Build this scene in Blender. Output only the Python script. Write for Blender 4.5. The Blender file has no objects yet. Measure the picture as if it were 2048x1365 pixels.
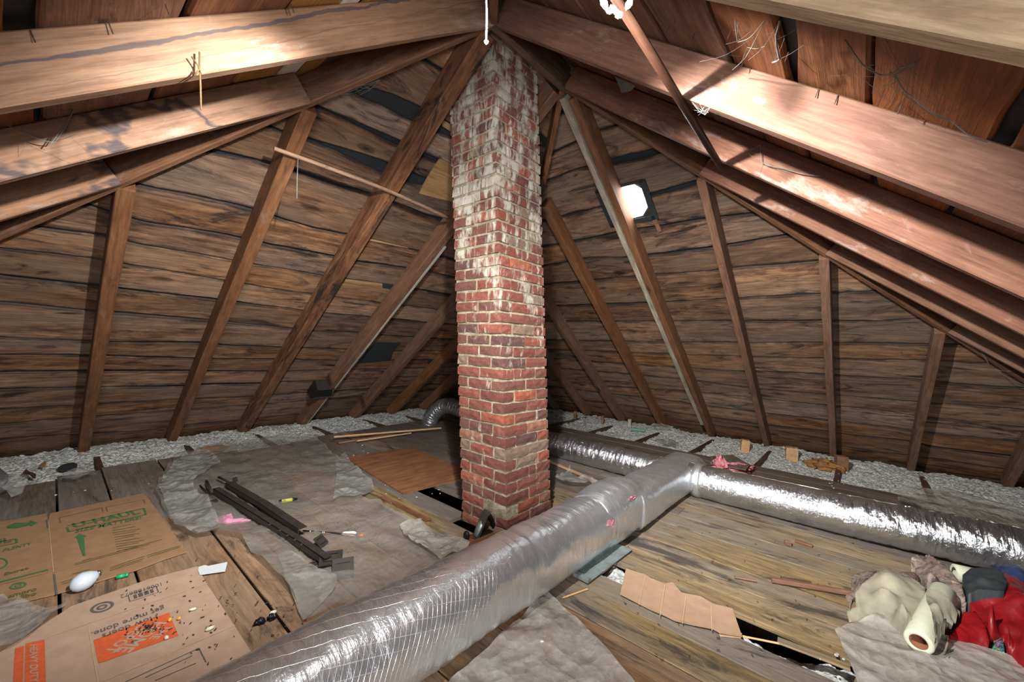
import bpy, bmesh, math, random
from mathutils import Vector, Matrix, noise, geometry
random.seed(11)
S = bpy.context.scene
C = S.collection
# ---------------------------------------------------------------- camera
FPX = 801.58
CAM = Vector((0, 0, 1.3))
FW = Vector((0.75368924, 0.65720859, 0.00542267))
RT = Vector((0.65655579, -0.75326324, 0.03910234))
UP = Vector((-0.02978309, 0.02591073, 0.9992205))
cd = bpy.data.cameras.new('camera'); cam = bpy.data.objects.new('camera', cd); C.objects.link(cam)
cd.sensor_width = 36; cd.lens = FPX / 2048 * 36; cd.clip_start = .02
cam.matrix_world = Matrix(((RT.x, UP.x, -FW.x, CAM.x), (RT.y, UP.y, -FW.y, CAM.y), (RT.z, UP.z, -FW.z, CAM.z), (0, 0, 0, 1)))
S.camera = cam
# ---------------------------------------------------------------- world, light, exposure
w = bpy.data.worlds.new('sky'); S.world = w; w.use_nodes = True
w.node_tree.nodes['Background'].inputs[0].default_value = (.75, .85, 1, 1)
w.node_tree.nodes['Background'].inputs[1].default_value = .6
LAMP = Vector((.71, .74, 2.36))                      # bare bulb under the near hip, just above the frame
ld = bpy.data.lights.new('bulb_light', 'POINT'); ld.energy = 24; ld.color = (1, .96, .91); ld.shadow_soft_size = .042
lo = bpy.data.objects.new('bulb_light', ld); C.objects.link(lo); lo.location = LAMP
def fill_spot(aim, watt, deg, dz=-.07):                      # added fill spots around the bulb for slopes, floor and chimney; no real lamps
    d = bpy.data.lights.new('fill_spot', 'SPOT'); d.energy = watt; d.color = (1, .97, .93); d.spot_size = math.radians(deg); d.spot_blend = 1; d.shadow_soft_size = .022
    o = bpy.data.objects.new('fill_spot', d); C.objects.link(o); p_ = LAMP + Vector((0, 0, dz)); v = (Vector(aim) - p_).normalized()
    o.location = p_ + Vector((v.x, v.y, 0)).normalized() * (-.05 if dz < 0 else .06); o.rotation_euler = v.to_track_quat('-Z', 'Y').to_euler(); return o
fill_spot((1.35, 5.6, .05), 340, 94)
fill_spot((6.2, .6, -.1), 430, 92)
fill_spot((1.75, 1.25, .4), 62, 100)
fill_spot((2.0, 1.9, 2.35), 46, 54, .0)
fd = bpy.data.lights.new('fill_area', 'AREA'); fd.energy = 72; fd.size = 1.3; fd.color = (.97, .98, 1)   # added soft fill behind the camera
fo = bpy.data.objects.new('fill_area', fd); C.objects.link(fo); fo.location = (-.75, -.75, 1.25); fo.rotation_euler = Vector((.75, .66, -.10)).to_track_quat('-Z', 'Y').to_euler()
S.view_settings.view_transform = 'Standard'; S.view_settings.look = 'None'; S.view_settings.gamma = 1
S.view_settings.use_curve_mapping = False
S.view_settings.exposure = 1.0
# ---------------------------------------------------------------- helpers
def ray(px, py): return FW + RT * ((px - 1024) / FPX) - UP * ((py - 682.5) / FPX)
def fl(px, py, z=0.0):
    d = ray(px, py); return CAM + d * ((z - CAM.z) / d.z)
def onpl(px, py, n, p):
    d = ray(px, py); n = Vector(n); return CAM + d * ((Vector(p) - CAM).dot(n) / d.dot(n))
def atd(px, py, depth): return CAM + ray(px, py) * depth
def nz(x, y=0.0, z=0.0): return noise.noise(Vector((x, y, z)))
def lerp(a, b, t): return a + (b - a) * t
def sstep(a, b, x):
    t = min(1, max(0, (x - a) / (b - a))); return t * t * (3 - 2 * t)
def mk(name, vs, fs, mat, parent=None, M=None, smooth=False, uv=None):
    me = bpy.data.meshes.new(name); me.from_pydata([tuple(v) for v in vs], [], fs); me.update()
    if uv:
        l = me.uv_layers.new(name='UVMap')
        for lp in me.loops: l.data[lp.index].uv = uv[lp.vertex_index]
    if smooth:
        me.polygons.foreach_set('use_smooth', [True] * len(me.polygons))
    if mat:
        for m_ in (mat if isinstance(mat, list) else [mat]): me.materials.append(m_)
    o = bpy.data.objects.new(name, me); C.objects.link(o)
    if parent: o.parent = parent
    if M is not None: o.matrix_local = M
    return o
def tag(o, label, cat, group=None):
    o['label'] = label; o['category'] = cat
    if group: o['group'] = group
    return o
def struct(o, label=None):
    o['kind'] = 'structure'
    if label: o['label'] = label
    return o
def empty(name, loc=(0, 0, 0), rz=0):
    o = bpy.data.objects.new(name, None); C.objects.link(o); o.location = loc; o.rotation_euler = (0, 0, rz); o.empty_display_size = .1
    return o
def frame(o, x, up):
    x = Vector(x).normalized(); z = Vector(up); z = (z - x * z.dot(x)).normalized(); y = z.cross(x)
    return Matrix(((x.x, y.x, z.x, o[0]), (x.y, y.y, z.y, o[1]), (x.z, y.z, z.z, o[2]), (0, 0, 0, 1)))
def T(x, y, z): return Matrix.Translation((x, y, z))
class MB:                                             # gathers solids into one mesh
    def __init__(s): s.v = []; s.f = []
    def add(s, vs, fs):
        b = len(s.v); s.v += [Vector(v) for v in vs]; s.f += [tuple(i + b for i in f) for f in fs]; return s
    def box(s, x0, x1, y0, y1, z0, z1, M=None, ch=0.0):
        if ch:
            c = ch; vs = []
            for (z, i) in ((z0, c), (z0 + c, 0), (z1 - c, 0), (z1, c)):
                for (x, y) in ((x0 + i, y0 + c + 0 * i), (x0 + c, y0 + i), (x1 - c, y0 + i), (x1 - i, y0 + c), (x1 - i, y1 - c), (x1 - c, y1 - i), (x0 + c, y1 - i), (x0 + i, y1 - c)):
                    vs.append(Vector((x, y, z)))
            fs = [tuple(range(7, -1, -1)), tuple(range(24, 32))]
            for k in range(3):
                for i in range(8): fs.append((k * 8 + i, k * 8 + (i + 1) % 8, k * 8 + 8 + (i + 1) % 8, k * 8 + 8 + i))
        else:
            vs = [Vector((x, y, z)) for z in (z0, z1) for (x, y) in ((x0, y0), (x1, y0), (x1, y1), (x0, y1))]
            fs = [(3, 2, 1, 0), (4, 5, 6, 7), (0, 1, 5, 4), (1, 2, 6, 5), (2, 3, 7, 6), (3, 0, 4, 7)]
        if M is not None: vs = [M @ v for v in vs]
        return s.add(vs, fs)
    def tube(s, pts, r, n=10, caps=True):
        v, f, _ = tube(pts, r if callable(r) else (lambda t: r), n, caps); return s.add(v, f)
    def lathe(s, prof, n=20, M=None):
        vs = []; fs = []; m = len(prof)
        for i in range(n):
            a = 2 * math.pi * i / n
            for (r, z) in prof: vs.append(Vector((r * math.cos(a), r * math.sin(a), z)))
        for i in range(n):
            for k in range(m - 1):
                fs.append((i * m + k, ((i + 1) % n) * m + k, ((i + 1) % n) * m + k + 1, i * m + k + 1))
        if M is not None: vs = [M @ v for v in vs]
        return s.add(vs, fs)
    def prism(s, pts, z0, z1, M=None):                # polygon in local xy, extruded in z
        n = len(pts); vs = [Vector((p[0], p[1], z0)) for p in pts] + [Vector((p[0], p[1], z1)) for p in pts]
        fs = [tuple(range(n - 1, -1, -1)), tuple(range(n, 2 * n))] + [(i, (i + 1) % n, n + (i + 1) % n, n + i) for i in range(n)]
        if M is not None: vs = [M @ v for v in vs]
        return s.add(vs, fs)
    def build(s, name, mat, parent=None, M=None, smooth=False): return mk(name, s.v, s.f, mat, parent, M, smooth)
def smoothpts(pts, k=6):                              # Catmull-Rom
    P = [Vector(p) for p in pts]; P = [P[0] * 2 - P[1]] + P + [P[-1] * 2 - P[-2]]; out = []
    for i in range(1, len(P) - 2):
        for j in range(k):
            t = j / k; a, b, c, d = P[i - 1:i + 3]
            out.append(.5 * ((2 * b) + (c - a) * t + (2 * a - 5 * b + 4 * c - d) * t * t + (3 * b - a - 3 * c + d) * t ** 3))
    out.append(P[-2]); return out
def tube(pts, rf, n=12, caps=True, wr=None, up=Vector((0, 0, 1))):
    P = [Vector(p) for p in pts]; vs = []; fs = []; uv = []; L = 0; m = len(P)
    Ls = [0]
    for i in range(1, m): Ls.append(Ls[-1] + (P[i] - P[i - 1]).length)
    prev = None
    for i in range(m):
        t = (P[min(i + 1, m - 1)] - P[max(i - 1, 0)]).normalized()
        if prev is None:
            u = up if abs(t.dot(up)) < .95 else Vector((1, 0, 0))
            b = (u - t * u.dot(t)).normalized()
        else: b = (prev - t * prev.dot(t)).normalized()
        prev = b; c = t.cross(b)
        for k in range(n):
            a = 2 * math.pi * k / n; r = rf(Ls[i] / max(Ls[-1], 1e-6))
            if wr: r = r * wr(Ls[i], a)
            vs.append(P[i] + b * (r * math.cos(a)) + c * (r * math.sin(a))); uv.append((Ls[i], k / n))
    for i in range(m - 1):
        for k in range(n): fs.append((i * n + k, i * n + (k + 1) % n, (i + 1) * n + (k + 1) % n, (i + 1) * n + k))
    if caps: fs += [tuple(range(n - 1, -1, -1)), tuple(range((m - 1) * n, m * n))]
    return vs, fs, uv
# ---------------------------------------------------------------- materials
class NT:
    def __init__(s, name):
        s.m = bpy.data.materials.new(name); s.m.use_nodes = True; s.t = s.m.node_tree
        s.b = s.t.nodes['Principled BSDF']; s.out = s.t.nodes['Material Output']
    def n(s, ty, **kw):
        nd = s.t.nodes.new(ty)
        for k, v in kw.items():
            if k == 'i':
                for kk, vv in v.items(): s.set(nd, kk, vv)
            else: setattr(nd, k, v)
        return nd
    def set(s, nd, k, v):
        inp = nd.inputs[k]
        if isinstance(v, bpy.types.NodeSocket): s.t.links.new(v, inp)
        else: inp.default_value = (tuple(v) + (1,)) if (isinstance(v, (tuple, list)) and len(v) == 3 and inp.type == 'RGBA') else v
    def math(s, op, a, b=0.0, c=0.0, clamp=False):
        nd = s.n('ShaderNodeMath', operation=op, use_clamp=clamp)
        for i, v in enumerate((a, b, c)): s.set(nd, i, v)
        return nd.outputs[0]
    def mapr(s, v, a, b, c=0.0, d=1.0):
        nd = s.n('ShaderNodeMapRange', clamp=True)
        for i, x in enumerate((v, a, b, c, d)): s.set(nd, i, x)
        return nd.outputs[0]
    def mix(s, f, a, b, mode='MIX'):
        nd = s.n('ShaderNodeMix', data_type='RGBA', blend_type=mode)
        s.set(nd, 0, f); s.set(nd, 6, a); s.set(nd, 7, b); return nd.outputs[2]
    def vscale(s, vec, sc):
        nd = s.n('ShaderNodeMapping'); s.set(nd, 0, vec); nd.inputs[3].default_value = sc; return nd.outputs[0]
    def vadd(s, a, b):
        nd = s.n('ShaderNodeVectorMath', operation='ADD'); s.set(nd, 0, a); s.set(nd, 1, b); return nd.outputs[0]
    def noise(s, vec, scale=1.0, detail=4.0, rough=.55, dist=0.0):
        nd = s.n('ShaderNodeTexNoise'); s.set(nd, 'Vector', vec)
        for k, v in (('Scale', scale), ('Detail', detail), ('Roughness', rough), ('Distortion', dist)): nd.inputs[k].default_value = v
        return nd.outputs[0]
    def voro(s, vec, scale=1.0, feature='F1', out=0):
        nd = s.n('ShaderNodeTexVoronoi', feature=feature); s.set(nd, 'Vector', vec); nd.inputs['Scale'].default_value = scale
        return nd.outputs[out]
    def ramp(s, f, stops):
        nd = s.n('ShaderNodeValToRGB'); s.set(nd, 0, f); cr = nd.color_ramp
        while len(cr.elements) < len(stops): cr.elements.new(.5)
        for e, (p, c) in zip(cr.elements, stops): e.position = p; e.color = tuple(c) + (1,)
        return nd.outputs[0]
    def bump(s, h, strength=.5, dist=.01):
        nd = s.n('ShaderNodeBump'); s.set(nd, 'Height', h); nd.inputs['Strength'].default_value = strength; nd.inputs['Distance'].default_value = dist
        s.t.links.new(nd.outputs[0], s.b.inputs['Normal']); return nd
    def col(s, c): s.set(s.b, 'Base Color', c)
    def p(s, **kw):
        for k, v in kw.items(): s.set(s.b, k.replace('_', ' '), v)
    def local(s, rnd=True):
        v = s.n('ShaderNodeTexCoord').outputs['Object']
        if rnd:
            r = s.n('ShaderNodeObjectInfo').outputs['Random']
            cx = s.n('ShaderNodeCombineXYZ'); 
            s.set(cx, 0, s.math('MULTIPLY', r, 37.0)); s.set(cx, 1, s.math('MULTIPLY', r, 91.0)); s.set(cx, 2, s.math('MULTIPLY', r, 53.0))
            v = s.vadd(v, cx.outputs[0])
        return v
def hexc(h):
    c = [int(h[i:i + 2], 16) / 255 for i in (0, 2, 4)]
    return tuple(x / 12.92 if x <= .04045 else ((x + .055) / 1.055) ** 2.4 for x in c)
def wood(name, dark, mid, light, stain=(.012, .013, .016), st=(.60, .70), stf=.9, grey=None, gf=.0, rough=.75, bump=.5, var=.35, knots=True, dusty=0.0, spec=.3, fine=90, wane=0.0, vein=0.0, contrast=1.0, saw=0.0, streak=False):
    a = NT(name); v = a.local(); rnd = a.n('ShaderNodeObjectInfo').outputs['Random']
    kn = a.voro(a.vscale(v, (1.7, 4.2, 0.3)), 1)                      # knots bend the grain around them
    bend = a.n('ShaderNodeCombineXYZ', i={1: a.math('MULTIPLY', a.mapr(kn, .0, .35, 1, 0), .035 if knots else 0.0)}).outputs[0]
    vb = a.vadd(v, bend)
    g1 = a.noise(a.vscale(vb, (1.5, 16, 16)), 1, 7, .68, .8)
    g2 = a.noise(a.vscale(vb, (5, fine, fine)), 1, 4, .65)
    g4 = a.noise(a.vscale(v, (4.5, 11, 11)), 1, 6, .7, .6)
    n3 = a.noise(a.vscale(v, (.9, 3.2, 3.2)), 1, 3, .5)
    gg = a.math('ADD', .5, a.math('MULTIPLY', a.math('SUBTRACT', a.math('ADD', a.math('MULTIPLY', g1, .55), a.math('MULTIPLY', g4, .45)), .5), contrast * 1.35))
    base = a.ramp(gg, [(.28, dark), (.5, mid), (.72, light)])
    if grey: base = a.mix(a.math('MULTIPLY', a.mapr(n3, .40, .62), gf), base, grey)
    base = a.mix(1, base, a.ramp(g2, [(.3, (.66, .64, .62)), (.62, (1.08, 1.08, 1.08))]), 'MULTIPLY')
    if saw:                                           # saw kerf marks across the grain
        wv = a.n('ShaderNodeTexWave', bands_direction='X'); a.set(wv, 'Vector', v); wv.inputs['Scale'].default_value = 34; wv.inputs['Distortion'].default_value = 2.5; wv.inputs['Detail Scale'].default_value = .6
        base = a.mix(a.math('MULTIPLY', wv.outputs[1], saw), base, tuple(x * .55 for x in mid))
    s1 = a.noise(a.vscale(v, (1.5, 6.0, 6.0)), 1, 9, .72, 1.2)
    base = a.mix(a.math('MULTIPLY', a.mapr(s1, st[0], st[1]), stf), base, stain)
    if vein:                                          # wavy blue-black mineral streak
        n5 = a.noise(a.vscale(v, (.55, 4.5, 1.0)), 1, 6, .6, .3)
        band = a.mapr(a.math('ABSOLUTE', a.math('SUBTRACT', n5, .535)), .018, .004)
        base = a.mix(a.math('MULTIPLY', band, vein), base, (.045, .04, .05))
    if streak:                                        # one long dark stain wandering up the beam
        sp = a.n('ShaderNodeSeparateXYZ', i={0: a.n('ShaderNodeTexCoord').outputs['Object']}); sx, sz = sp.outputs[0], sp.outputs[2]
        wob = a.math('MULTIPLY', a.math('SUBTRACT', a.noise(a.vscale(v, (2.6, 0, 0)), 1, 4, .6), .5), .07)
        zs = a.math('ADD', a.math('MULTIPLY_ADD', a.math('SUBTRACT', 2.5, sx), .047, .072), wob)
        wd = a.math('MULTIPLY_ADD', a.noise(a.vscale(v, (3.5, 20, 20)), 1, 3), .022, -.004)
        dd = a.math('ABSOLUTE', a.math('SUBTRACT', sz, zs))
        base = a.mix(a.math('MULTIPLY', a.mapr(a.math('DIVIDE', dd, a.math('MAXIMUM', wd, .001)), 1.1, .7), .8), base, (.075, .062, .075))
        d2 = a.math('SUBTRACT', sz, a.math('SUBTRACT', zs, .062))
        base = a.mix(a.math('MULTIPLY', a.mapr(a.math('ABSOLUTE', d2), .003, .0), .7), base, (.16, .085, .05))
    if knots:
        base = a.mix(a.math('MULTIPLY', a.mapr(kn, .15, .03), .85), base, tuple(x * .30 for x in dark))
        base = a.mix(a.math('MULTIPLY', a.mapr(a.math('ABSOLUTE', a.math('SUBTRACT', kn, .1)), .02, .0), .5), base, tuple(x * .5 for x in dark))
    if dusty:
        d1 = a.noise(a.vscale(v, (2.2, 5.2, 5.2)), 1, 7, .7, .4)
        base = a.mix(a.math('MULTIPLY', a.mapr(d1, .58, .74), dusty), base, (.60, .56, .52))
    if wane:                                          # bark-dark edge of the waney boards
        e = a.n('ShaderNodeSeparateXYZ', i={0: a.n('ShaderNodeUVMap').outputs[0]}).outputs[1]
        wn = a.noise(a.vscale(v, (5, 14, 14)), 1, 5, .65)
        base = a.mix(a.math('MULTIPLY', a.mapr(a.math('ADD', e, a.math('MULTIPLY', a.math('SUBTRACT', wn, .5), 2.6)), .75, .1), wane), base, (.022, .018, .016))
    r2 = a.math('FRACT', a.math('MULTIPLY', rnd, 7.31))
    val = a.mapr(r2, 0, 1, 1 - var, 1 + var * .6)
    hsv = a.n('ShaderNodeHueSaturation'); a.set(hsv, 'Value', val); a.set(hsv, 'Color', base)
    a.set(hsv, 'Saturation', a.mapr(a.math('FRACT', a.math('MULTIPLY', rnd, 3.77)), 0, 1, .78, 1.08))
    a.col(hsv.outputs[0]); a.p(Roughness=rough); a.set(a.b, 'Specular IOR Level', spec)
    a.bump(a.math('ADD', a.math('ADD', a.math('MULTIPLY', g2, .5), g1), a.math('MULTIPLY', g4, .5)), bump, .006)
    return a.m
def plain(name, c, rough=.6, metal=0.0, var=.0, nscale=30, nstr=.12, bump=0.0, spec=.5):
    a = NT(name); v = a.local(); nn = a.noise(v, nscale, 4, .6)
    f = a.mapr(nn, .3, .7, 1 - nstr, 1 + nstr)
    mx = a.n('ShaderNodeMix', data_type='RGBA', blend_type='MULTIPLY'); a.set(mx, 0, 1.0); a.set(mx, 6, c)
    cb = a.n('ShaderNodeCombineColor'); 
    for i in range(3): a.set(cb, i, f)
    a.set(mx, 7, cb.outputs[0]); c2 = mx.outputs[2]
    if var:
        h = a.n('ShaderNodeHueSaturation'); a.set(h, 'Color', c2); a.set(h, 'Value', a.mapr(a.n('ShaderNodeObjectInfo').outputs['Random'], 0, 1, 1 - var, 1 + var)); c2 = h.outputs[0]
    a.col(c2); a.p(Roughness=rough, Metallic=metal); a.set(a.b, 'Specular IOR Level', spec)
    if bump: a.bump(nn, bump, .004)
    return a.m
M = {}
M['sheath'] = wood('roof_board_wood', hexc('422b1d'), hexc('815d42'), hexc('ad8562'), grey=hexc('84705e'), gf=.65, st=(.53, .64), stf=.9, bump=.7, var=.40, spec=.25, wane=.85, contrast=1.15)
M['sheath_near'] = wood('rough_sawn_board_wood', hexc('4f2f1e'), hexc('7b4d31'), hexc('96653f'), st=(.60, .70), stf=.85, bump=1.0, var=.18, spec=.3, fine=150, saw=.35)
M['rafter'] = wood('rafter_wood', hexc('50331f'), hexc('7a5236'), hexc('90674a'), st=(.62, .72), stf=.7, bump=.35, var=.15, dusty=.2, spec=.3, contrast=.8)
M['rafter_dark'] = wood('stained_rafter_wood', hexc('3d2415'), hexc('7a5033'), hexc('a0764f'), st=(.52, .60), stf=.85, bump=.5, var=.1, knots=False)
M['beam'] = wood('beam_wood', hexc('79543a'), hexc('966f52'), hexc('aa8768'), st=(.66, .72), stf=.6, stain=(.06, .05, .05), bump=.35, var=.06, dusty=.45, spec=.35, vein=.85, contrast=.8)
M['beam_streak'] = wood('streaked_beam_wood', hexc('7d573b'), hexc('9c7454'), hexc('b08c6b'), st=(.68, .74), stf=.5, stain=(.06, .05, .05), bump=.35, var=.02, dusty=.5, spec=.35, contrast=.8, streak=True)
M['beam_red'] = wood('red_beam_wood', hexc('5c3826'), hexc('7b4f39'), hexc('906850'), st=(.64, .72), stf=.6, stain=(.05, .035, .03), bump=.35, var=.06, dusty=.5, spec=.4, contrast=.8)
M['beam_tan'] = wood('tan_beam_wood', hexc('8c7052'), hexc('b39876'), hexc('c4ab8a'), st=(.70, .78), stf=.4, bump=.5, var=.02, knots=False)
M['pale'] = wood('weathered_pale_wood', hexc('6e6350'), hexc('a3967e'), hexc('c2b59c'), st=(.6, .68), stf=.6, bump=.8, var=.05, knots=False)
M['grey_strip'] = wood('grey_batten_wood', hexc('8d897e'), hexc('aaa79c'), hexc('bcb9ae'), st=(.66, .74), stf=.4, bump=.3, var=.05, knots=False)
M['floor'] = wood('floor_board_wood', hexc('584631'), hexc('86704f'), hexc('a58d66'), grey=hexc('7d756a'), gf=.8, st=(.53, .62), stf=.8, stain=(.032, .028, .024), bump=.45, var=.12, spec=.35, contrast=1.1)
M['floor_warm'] = wood('warm_floor_board_wood', hexc('634830'), hexc('8f6c4a'), hexc('a98359'), grey=hexc('857360'), gf=.55, st=(.54, .63), stf=.75, stain=(.032, .028, .026), bump=.45, var=.08, spec=.35)
M['floor_grey'] = wood('grey_floor_board_wood', hexc('443830'), hexc('6a5c4f'), hexc('857768'), grey=hexc('77706a'), gf=.8, st=(.60, .68), stf=.6, bump=.35, var=.14, spec=.35)
M['joist'] = wood('joist_wood', hexc('33211a'), hexc('57402f'), hexc('6c5340'), st=(.6, .7), bump=.4, var=.2, knots=False)
M['ply'] = wood('plywood', hexc('5f3f2a'), hexc('835a40'), hexc('96704f'), st=(.7, .78), stf=.4, bump=.2, var=.02, knots=False)
M['new_ply'] = wood('yellow_plywood', hexc('8d6532'), hexc('a87f4c'), hexc('b8925e'), st=(.72, .8), stf=.3, bump=.2, var=.1, knots=False)
M['new_wood'] = wood('pale_new_wood', hexc('a77c4d'), hexc('c49a69'), hexc('d2ad80'), st=(.75, .8), stf=.3, bump=.2, var=.1, knots=False)
M['red_wood'] = wood('reddish_scrap_wood', hexc('55331f'), hexc('7c523a'), hexc('976c4b'), st=(.68, .76), stf=.5, bump=.4, var=.12, knots=False)
M['white_board'] = plain('white_painted_board', (.72, .72, .70), .7, nstr=.1)
def felt():
    a = NT('tar_felt'); v = a.n('ShaderNodeTexCoord').outputs['Object']
    n1 = a.noise(v, 260, 2, .7); n2 = a.noise(v, 9, 3, .6)
    a.col(a.mix(a.mapr(n1, .62, .78), a.mix(n2, (.006, .008, .011), (.022, .03, .036)), (.11, .14, .15))); a.p(Roughness=.8); a.bump(n1, .5, .003); return a.m
M['felt'] = felt()
# ================================================================ roof geometry (hip roof, ridge along x)
YR, ZR, X1, X2 = 1.739, 3.2276, 1.7166, 2.4682
SL, SR, SN, SNL = .7386, .7717, .7612, .7490        # slopes: left, right, near-right, near-left
D = .165                                             # rafter depth
def cs(sl): a = math.atan(sl); return math.cos(a), math.sin(a)
class Plane: pass
def plane(key):
    p = Plane(); p.key = key
    sl = {'L': SL, 'R': SR, 'NR': SN, 'NL': SNL}[key]; c, s = cs(sl); p.c, p.s, p.sl = c, s, sl
    do = D / c; p.z0 = ZR + do
    if key == 'L': p.o = Vector((0, YR, p.z0)); p.ex = Vector((1, 0, 0)); p.ey = Vector((0, c, -s)); p.lim = lambda h: (X1 - h / SNL, X2 + h / SR)
    if key == 'R': p.o = Vector((X2, 0, p.z0)); p.ex = Vector((0, -1, 0)); p.ey = Vector((c, 0, -s)); p.lim = lambda h: (-(YR + h / SL), -(YR - h / SN))
    if key == 'NR': p.o = Vector((0, YR, p.z0)); p.ex = Vector((-1, 0, 0)); p.ey = Vector((0, -c, -s)); p.lim = lambda h: (-(X2 + h / SR), -(X1 - h / SNL))
    if key == 'NL': p.o = Vector((X1, 0, p.z0)); p.ex = Vector((0, 1, 0)); p.ey = Vector((-c, 0, -s)); p.lim = lambda h: (YR - h / SN, YR + h / SL)
    p.ez = p.ex.cross(p.ey); p.smax = (p.z0 + .27) / s
    p.range = lambda s_: p.lim(max(0, s_) * p.s)
    p.pt = lambda a, s_, z=0.0: p.o + p.ex * a + p.ey * s_ + p.ez * z
    return p
PL, PR, PNR, PNL = plane('L'), plane('R'), plane('NR'), plane('NL')
def slope_base(p, name, label):                      # tarred felt behind the boards
    vs = []
    for s_, z in ((-.02, .030), (p.smax, .030), (-.02, .05), (p.smax, .05)):
        lo_, hi = p.range(s_); vs += [p.pt(lo_ - .03, s_, z), p.pt(hi + .03, s_, z)]
    o = mk(name, vs, [(0, 2, 3, 1), (4, 5, 7, 6), (0, 1, 5, 4), (2, 6, 7, 3), (0, 4, 6, 2), (1, 3, 7, 5)], M['felt'])
    return struct(o, label)
wall_left = slope_base(PL, 'wall_left', 'far left roof slope of dark waney boards over black felt')
wall_right = slope_base(PR, 'wall_right', 'far right roof slope of brown boards with the small bright window')
ceiling = slope_base(PNR, 'ceiling', 'near right roof slope overhead with rough red-brown boards')
ceiling2 = slope_base(PNL, 'ceiling', 'near left roof slope overhead with rough red-brown boards')
PBASE = {'L': wall_left, 'R': wall_right, 'NR': ceiling, 'NL': ceiling2}
def interp(pts, a):
    pts = sorted(pts)
    if a <= pts[0][0]: return pts[0][1]
    if a >= pts[-1][0]: return pts[-1][1]
    for (x0, y0), (x1, y1) in zip(pts, pts[1:]):
        if x0 <= a <= x1: return y0 if x1 - x0 < 1e-6 else lerp(y0, y1, (a - x0) / (x1 - x0))
def smoothline(pts):                                  # soften the measured seam
    return lambda a: (interp(pts, a - .09) + 2 * interp(pts, a) + interp(pts, a + .09)) / 4
def board(p, f0, f1, A0, A1, mat, th=.02, zoff=0.0, step=.07, name='roof_board', cutA=None):
    s0n, s1n = f0((A0 + A1) / 2), f1((A0 + A1) / 2)
    lo0, hi0 = p.range(s0n); lo1, hi1 = p.range(s1n)
    a00, a01 = max(A0, lo0), min(A1, hi0); a10, a11 = max(A0, lo1), min(A1, hi1)
    if a11 - a10 < .08: return None
    if a01 < a00: a00 = a01 = (max(A0, min(A1, (a00 + a01) / 2)))
    n = max(3, int((a11 - a10) / step)); ac = (a10 + a11) / 2; sc = (s0n + s1n) / 2
    vs = []; uv = []
    for i in range(n + 1):
        t = i / n; au = lerp(a00, a01, t); ad = lerp(a10, a11, t)
        su, sd = f0(au), f1(ad)
        if sd - su < .03: su, sd = (su + sd) / 2 - .015, (su + sd) / 2 + .015
        cup = .0025 * nz(ad * .7, sc * 9, 3.1)
        e = min(.03, (sd - su) * .3)
        for (a_, s_, z, u_) in ((au, su, th, 0), (au, su, .008, 0), (au, su + .007, cup, .2), (lerp(au, ad, .2), su + e, 0, 1), (lerp(au, ad, .8), sd - e, 0, 1), (ad, sd - .007, -cup, .2), (ad, sd, .008, 0), (ad, sd, th, 0)):
            vs.append((a_ - ac, s_ - sc, z)); uv.append((a_, u_))
    fs = []
    for i in range(n):
        for k in range(7):
            b = i * 8 + k; fs.append((b, b + 8, b + 9, b + 1))
        fs.append((i * 8 + 7, i * 8 + 15, i * 8 + 8, i * 8))
    fs += [tuple(range(8)), tuple(n * 8 + k for k in range(7, -1, -1))]
    o_ = p.pt(ac, sc, zoff)
    Mx = Matrix(((p.ex.x, p.ey.x, p.ez.x, o_.x), (p.ex.y, p.ey.y, p.ez.y, o_.y), (p.ex.z, p.ey.z, p.ez.z, o_.z), (0, 0, 0, 1)))
    return mk(name, vs, fs, mat, PBASE[p.key], Mx, False, uv)
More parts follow.
